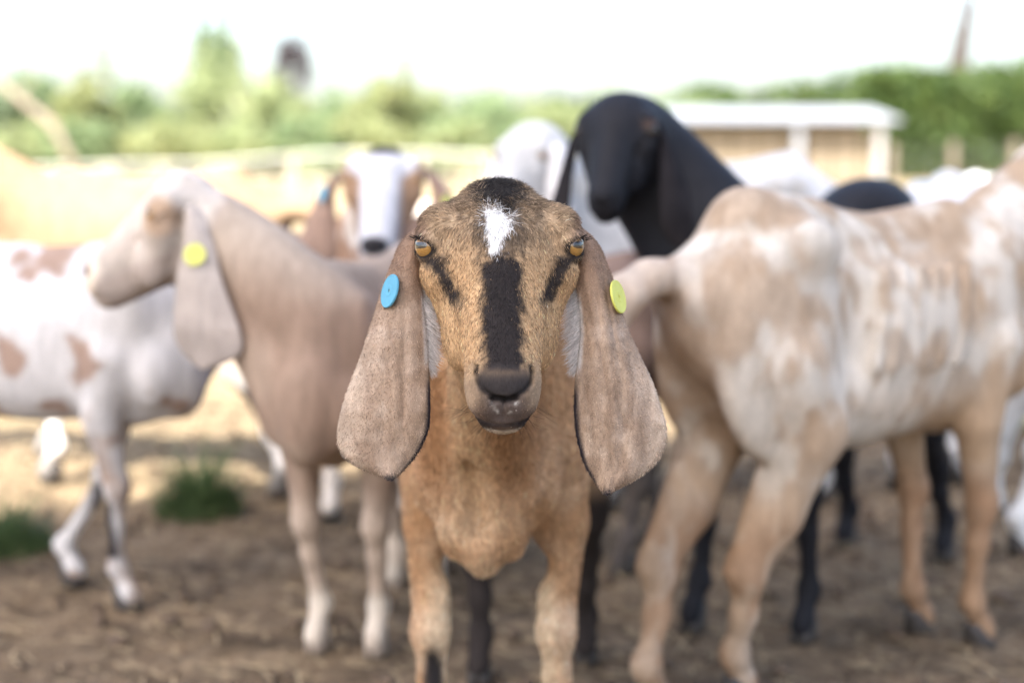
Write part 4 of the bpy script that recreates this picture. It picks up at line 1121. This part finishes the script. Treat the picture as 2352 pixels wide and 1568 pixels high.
# white goat in the middle
make_goat('white goat in the middle beside the black goat head', [np.array([.20, 2.98, 0]), np.array([.16, 3.16, 0]), np.array([.68, 3.06, 0]), np.array([.66, 3.24, 0])], 1.13,
          dict(pos=P(1192, 372, 2.86), yaw=R_(-128), pitch=R_(-4), scale=.95, neck_w=.2), coat_patchy((.50, .49, .485), (.40, .34, .27), .30, 95), vox=.009, ear_col=ear_plain((.76, .72, .70)))
# brown goat between
make_goat('dark brown goat half hidden between the front goat and the spotted rump', [np.array([-.06, 2.48, 0]), np.array([-.08, 2.64, 0]), G(1425, 1315), np.array([.27, 2.72, 0])], .86,
          dict(pos=np.array([-.22, 2.60, .58]), yaw=R_(175), scale=.8), coat_patchy((.20, .135, .105), (.12, .08, .065), .4, 97, legs=(.10, .085, .08)), vox=.009, ear_col=ear_plain((.2, .14, .11)))
# white goats on the right
make_goat('white goat seen from behind beyond the spotted goat back', [np.array([1.15, 3.78, 0]), np.array([1.30, 3.72, 0]), G(2062, 1122), G(2192, 1104)], 1.07,
          dict(pos=np.array([1.42, 4.08, .62]), yaw=R_(60), scale=.9), coat_patchy((.52, .52, .53), (.46, .44, .43), .3, 99), vox=.009, ear_col=ear_plain((.75, .73, .72)))
make_goat('white goat at the right edge showing only a hind leg', [np.array([1.50, 3.02, 0]), np.array([1.55, 2.88, 0]), np.array([1.02, 2.93, 0]), G(2347, 1272)], 1.0,
          dict(pos=np.array([1.85, 3.1, .8]), yaw=R_(15), scale=.9), coat_patchy((.62, .62, .62), (.5, .47, .43), .35, 101), vox=.009, ear_col=ear_plain((.75, .73, .72)))

# ------------------------------------------------------------------ the goat that looks into the camera
def unit(a): return a / np.maximum(np.linalg.norm(a, axis=1), 1e-9)[:, None]
def hair_object(name, parent, roots, dirs, norms, length, radius, cols, curl, pts=5, seed=1):
    """short hairs: each leaves the skin and lies over along its flow direction"""
    r = np.random.default_rng(seed); n = len(roots)
    d0 = unit(norms * curl[:, None] + dirs); d1 = unit(norms * (curl * .15)[:, None] + dirs)
    bend = r.normal(0, .16, (n, 3))
    pos = np.empty((n, pts, 3)); p = roots - norms * .0006; pos[:, 0] = p
    for i in range(1, pts):
        t = i / (pts - 1); d = unit(d0 * (1 - t) + d1 * t + bend * t)
        p = p + d * (length / (pts - 1))[:, None]; pos[:, i] = p
    cv = bpy.data.hair_curves.new(name); cv.add_curves([pts] * n)
    cv.position_data.foreach_set('vector', pos.reshape(-1).astype(np.float32)) if hasattr(cv, 'position_data') else cv.points.foreach_set('position', pos.reshape(-1).astype(np.float32))
    ra = cv.attributes.get('radius') or cv.attributes.new('radius', 'FLOAT', 'POINT')
    prof = np.array([1.0, .95, .8, .55, .12])[:pts]
    ra.data.foreach_set('value', (radius[:, None] * prof[None, :]).ravel().astype(np.float32))
    ca = cv.attributes.new('coat', 'FLOAT_COLOR', 'CURVE')
    c4 = np.ones((n, 4), np.float32); c4[:, :3] = cols; ca.data.foreach_set('color', c4.ravel())
    cv.materials.append(HAIR)
    o = bpy.data.objects.new(name, cv); COL.objects.link(o); o.parent = parent
    o['kind'] = 'stuff'
    return o
def sample(V, Q, weight, n, seed):
    r = np.random.default_rng(seed)
    ar = np.linalg.norm(np.cross(V[Q[:, 2]] - V[Q[:, 0]], V[Q[:, 3]] - V[Q[:, 1]]), axis=1) * .5 * weight[Q].mean(1)
    cdf = np.cumsum(ar); pick = np.searchsorted(cdf, r.random(n) * cdf[-1])
    a, b = r.random(n), r.random(n); q = Q[np.minimum(pick, len(Q) - 1)]
    w = np.stack([(1 - a) * (1 - b), a * (1 - b), a * b, (1 - a) * b], 1)
    return q, w
bl = lambda A, q, w: (A[q] * w[:, :, None]).sum(1)

main_hooves = [np.array([.052, 1.56, 0]), np.array([-.096, 1.54, 0]), G(1345, 1515), G(1100, 1562)]
main_head = dict(pos=C0 + ray(1148, 600) * 1.2, yaw=math.radians(-90 + 2.4), pitch=PITCH, roll=0.0, scale=1.0, neck_w=.25)
def main_chest(F, s):
    A = lambda *p: np.array(p) * s
    F.ell(A(.255, 0, .352), A(.05, .026, .036), .035 * s)
    for sd in (-1, 1): F.cone(A(.30, sd * .048, .315), A(.12, sd * .048, .30), .016 * s, .016 * s, .03 * s, None, 1, True)
    for sd in (-1, 1):
        F.ell(A(.272, sd * .034, .395), A(.036, .028, .055), .014 * s)
        F.cone(A(.31, sd * .070, .47), A(.275, sd * .064, .36), .013 * s, .012 * s, .022 * s, None, 1, True)
        F.cone(A(.335, sd * .035, .56), A(.295, sd * .05, .43), .018 * s, .02 * s, .02 * s)
    F.cone(A(.345, 0, .50), A(.32, 0, .38), .010 * s, .011 * s, .022 * s, None, 1, True)
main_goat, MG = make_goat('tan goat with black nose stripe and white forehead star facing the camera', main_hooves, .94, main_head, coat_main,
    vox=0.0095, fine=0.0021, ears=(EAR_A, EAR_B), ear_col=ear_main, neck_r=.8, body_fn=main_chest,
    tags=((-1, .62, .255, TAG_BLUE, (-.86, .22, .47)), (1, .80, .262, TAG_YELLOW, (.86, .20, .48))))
for t_, sd_ in ((MG['ears'][-1][0], 'blue'), (MG['ears'][1][0], 'yellow')):
    for ch in t_.children: ch['label'] = 'round %s plastic ear tag' % sd_

V, Q, N, H = MG['V'], MG['Q'], MG['N'], MG['H']; hR, hp, u = MG['hR'], MG['hp'], MG['u']
X, Y, W = H[:, 0], H[:, 1], H[:, 2]
inhead = sstep(-430, -400, Y) * sstep(-260, -200, W) * sstep(240, 210, np.abs(X))
nearf = sstep(-.05, .10, V[:, 0])
# density: dense on the face, thin on the chest, none on the nose pad, lids and lips
de = np.minimum(np.sqrt((X - EYE_C[0]) ** 2 + (Y - EYE_C[1]) ** 2 + (W - EYE_C[2]) ** 2), np.sqrt((X + EYE_C[0]) ** 2 + (Y - EYE_C[1]) ** 2 + (W - EYE_C[2]) ** 2))
bare = np.clip(sstep(1.1, .95, np.sqrt((X / 66) ** 2 + ((Y + 270) / 42) ** 2)) * sstep(150, 180, W) + sstep(1.5, 1.2, eye_open(X, Y, W)) + sstep(34, 24, np.abs(X)) * sstep(-290, -300, Y) * sstep(150, 180, W), 0, 1)
den = (inhead * (.35 + .65 * sstep(-.3, .2, (N @ hR)[:, 2])) + (1 - inhead) * nearf * .36) * (1 - bare) * sstep(.02, .08, V[:, 2])
q, w = sample(V, Q, den, 185000, 5)
r_ = np.random.default_rng(9)
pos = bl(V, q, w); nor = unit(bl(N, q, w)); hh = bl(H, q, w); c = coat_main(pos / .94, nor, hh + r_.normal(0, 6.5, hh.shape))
nh = nor @ hR
hd = ((inhead[q] * w).sum(1))[:, None]
# flow: outward and up from the forehead crown, down the nose and cheeks
flow = np.stack([np.sign(hh[:, 0]) * .25 * sstep(0, 80, np.abs(hh[:, 0])), -np.ones(len(hh)), .35 * np.ones(len(hh))], 1)
upm = sstep(60, 110, hh[:, 1])[:, None]
flow = flow * (1 - upm) + np.stack([hh[:, 0] / 150, .45 + 0 * hh[:, 0], .15 + 0 * hh[:, 0]], 1) * upm
flow = flow + r_.normal(0, .28, flow.shape)
fl_b = np.array([-.25, 0, -1.0])[None, :] + r_.normal(0, .25, flow.shape)
fw_ = unit((flow @ hR.T) * hd + fl_b * (1 - hd))
fw_ = unit(fw_ - nor * (fw_ * nor).sum(1)[:, None])
ln = .0045 + .0022 * sstep(20, 80, hh[:, 1]) + .0035 * sstep(105, 140, hh[:, 1]) * sstep(100, 70, np.abs(hh[:, 0]))
ln = ln * (1 - .4 * sstep(-190, -270, hh[:, 1])) * hd[:, 0] + .0075 * (1 - hd[:, 0])
star = sstep(.5, .7, c.min(1)); ln = ln + .0008 * star * hd[:, 0]
ln = ln * r_.uniform(.65, 1.3, len(ln))
cur = .36 + .35 * sstep(110, 150, hh[:, 1]) + r_.uniform(-.12, .2, len(ln))
vv = r_.lognormal(-.04, .42, len(ln))[:, None]
cc = np.clip(c * vv * 1.12, .006, .92)
dk = (r_.random(len(ln)) < .07 * hd[:, 0]) & (hh[:, 1] > -200) ; cc[dk] *= .25
lt = (r_.random(len(ln)) < .03) & (c.max(1) < .1) & (np.abs(hh[:, 0]) > 28) & (hh[:, 1] > -200); cc[lt] = np.array([.30, .19, .10])
rad = np.where(hd[:, 0] > .5, .00020, .00026) * r_.uniform(.7, 1.3, len(ln))
hair_object('coat_hair', main_goat, pos, fw_, nor, ln, rad, cc, cur, 5, 3)

for sd in (-1, 1):
    o, fp, fq, fn_, ecol, grid = MG['ears'][sd]
    q, w = sample(fp, fq, np.ones(len(fp)), 48000, 20 + sd)
    pos = bl(fp, q, w); nor = unit(bl(fn_, q, w)); c = bl(ecol, q, w)
    fl = (np.array([sd * .15, -1, .05]) @ hR.T)[None, :] + r_.normal(0, .3, pos.shape); fl = unit(fl - nor * (fl * nor).sum(1)[:, None])
    n = len(pos)
    cc = np.clip(c * r_.lognormal(-.04, .30, n)[:, None] * 1.12, .006, .92)
    hair_object('ear_hair', o, pos, fl, nor, r_.uniform(.0022, .004, n), r_.uniform(.00014, .00024, n), cc, r_.uniform(.2, .4, n), 4, 30 + sd)
    # pale fringe that grows out of the inside of the ear
    n = 1700; Xg, Yg, Wg = grid; a = r_.random(n)
    yy = -(20 + 225 * a); row = np.interp(-yy, -Yg[:, 0], Xg[:, 0]); wr = np.interp(-yy, -Yg[:, 0], Wg[:, 2])
    pu = np.stack([sd * (row + r_.uniform(-2, 12, n)), yy, wr - r_.uniform(4, 16, n)], 1)
    pos = hp + (pu * u) @ hR.T
    fl = np.stack([-sd * np.ones(n) * .8, -np.ones(n) * r_.uniform(.5, 1.4, n), -r_.uniform(.1, .7, n)], 1) + r_.normal(0, .15, (n, 3)); fl = unit(fl @ hR.T)
    nn = np.tile(hR[:, 2], (n, 1))
    L = (.010 + .010 * np.sin(np.pi * a)) * r_.uniform(.6, 1.25, n)
    cc = np.array([.72, .68, .66])[None, :] * r_.uniform(.6, 1.3, (n, 1))
    hair_object('ear_fringe', o, pos, fl, nn, L, r_.uniform(.00018, .0003, n), np.clip(cc, 0, .9), np.full(n, .1), 5, 50 + sd)

# eyelashes, and the thin whiskers of the chin and brow
def strands(name, parent, P0, D0, N0, L, R, seed, col=(.012, .01, .01)):
    n = len(P0); return hair_object(name, parent, P0, unit(D0), N0, L, R, np.tile(np.array(col), (n, 1)), np.full(n, .05), 5, seed)
for sx in (-1, 1):
    n = 26; a = r_.uniform(-1, 1, n); e = EYE_C * (sx, 1, 1)
    Me = eye_axes(sx); o_ = Me[:, 2]; f_ = Me[:, 0]; h_ = 21 * np.cos(a * 1.3)
    pu = e + f_[None] * (a * 25)[:, None] + o_[None] * np.sqrt(np.maximum(37 ** 2 - (a * 25) ** 2 - h_ ** 2, 9))[:, None]; pu[:, 1] += h_
    d = o_[None] * 1.0 + np.array([0, .25, 0])[None] + f_[None] * (a * .5)[:, None] + r_.normal(0, .12, (n, 3))
    strands('eyelashes', main_goat, hp + (pu * u) @ hR.T, d @ hR.T, np.tile(hR[:, 1], (n, 1)), r_.uniform(.005, .009, n), np.full(n, .0002), 60 + sx)
n = 60; a = r_.uniform(-1, 1, n)
pu = np.stack([a * 80, -330 - 36 * (1 - a * a) + r_.uniform(-8, 14, n), 120 + 40 * (1 - a * a)], 1)
d = np.stack([a * 1.2, -1 + .4 * np.abs(a), .2 + 0 * a], 1) + r_.normal(0, .3, (n, 3))
strands('whiskers', main_goat, hp + (pu * u) @ hR.T, d @ hR.T, np.tile(hR[:, 2], (n, 1)), r_.uniform(.012, .028, n), np.full(n, .00009), 77)
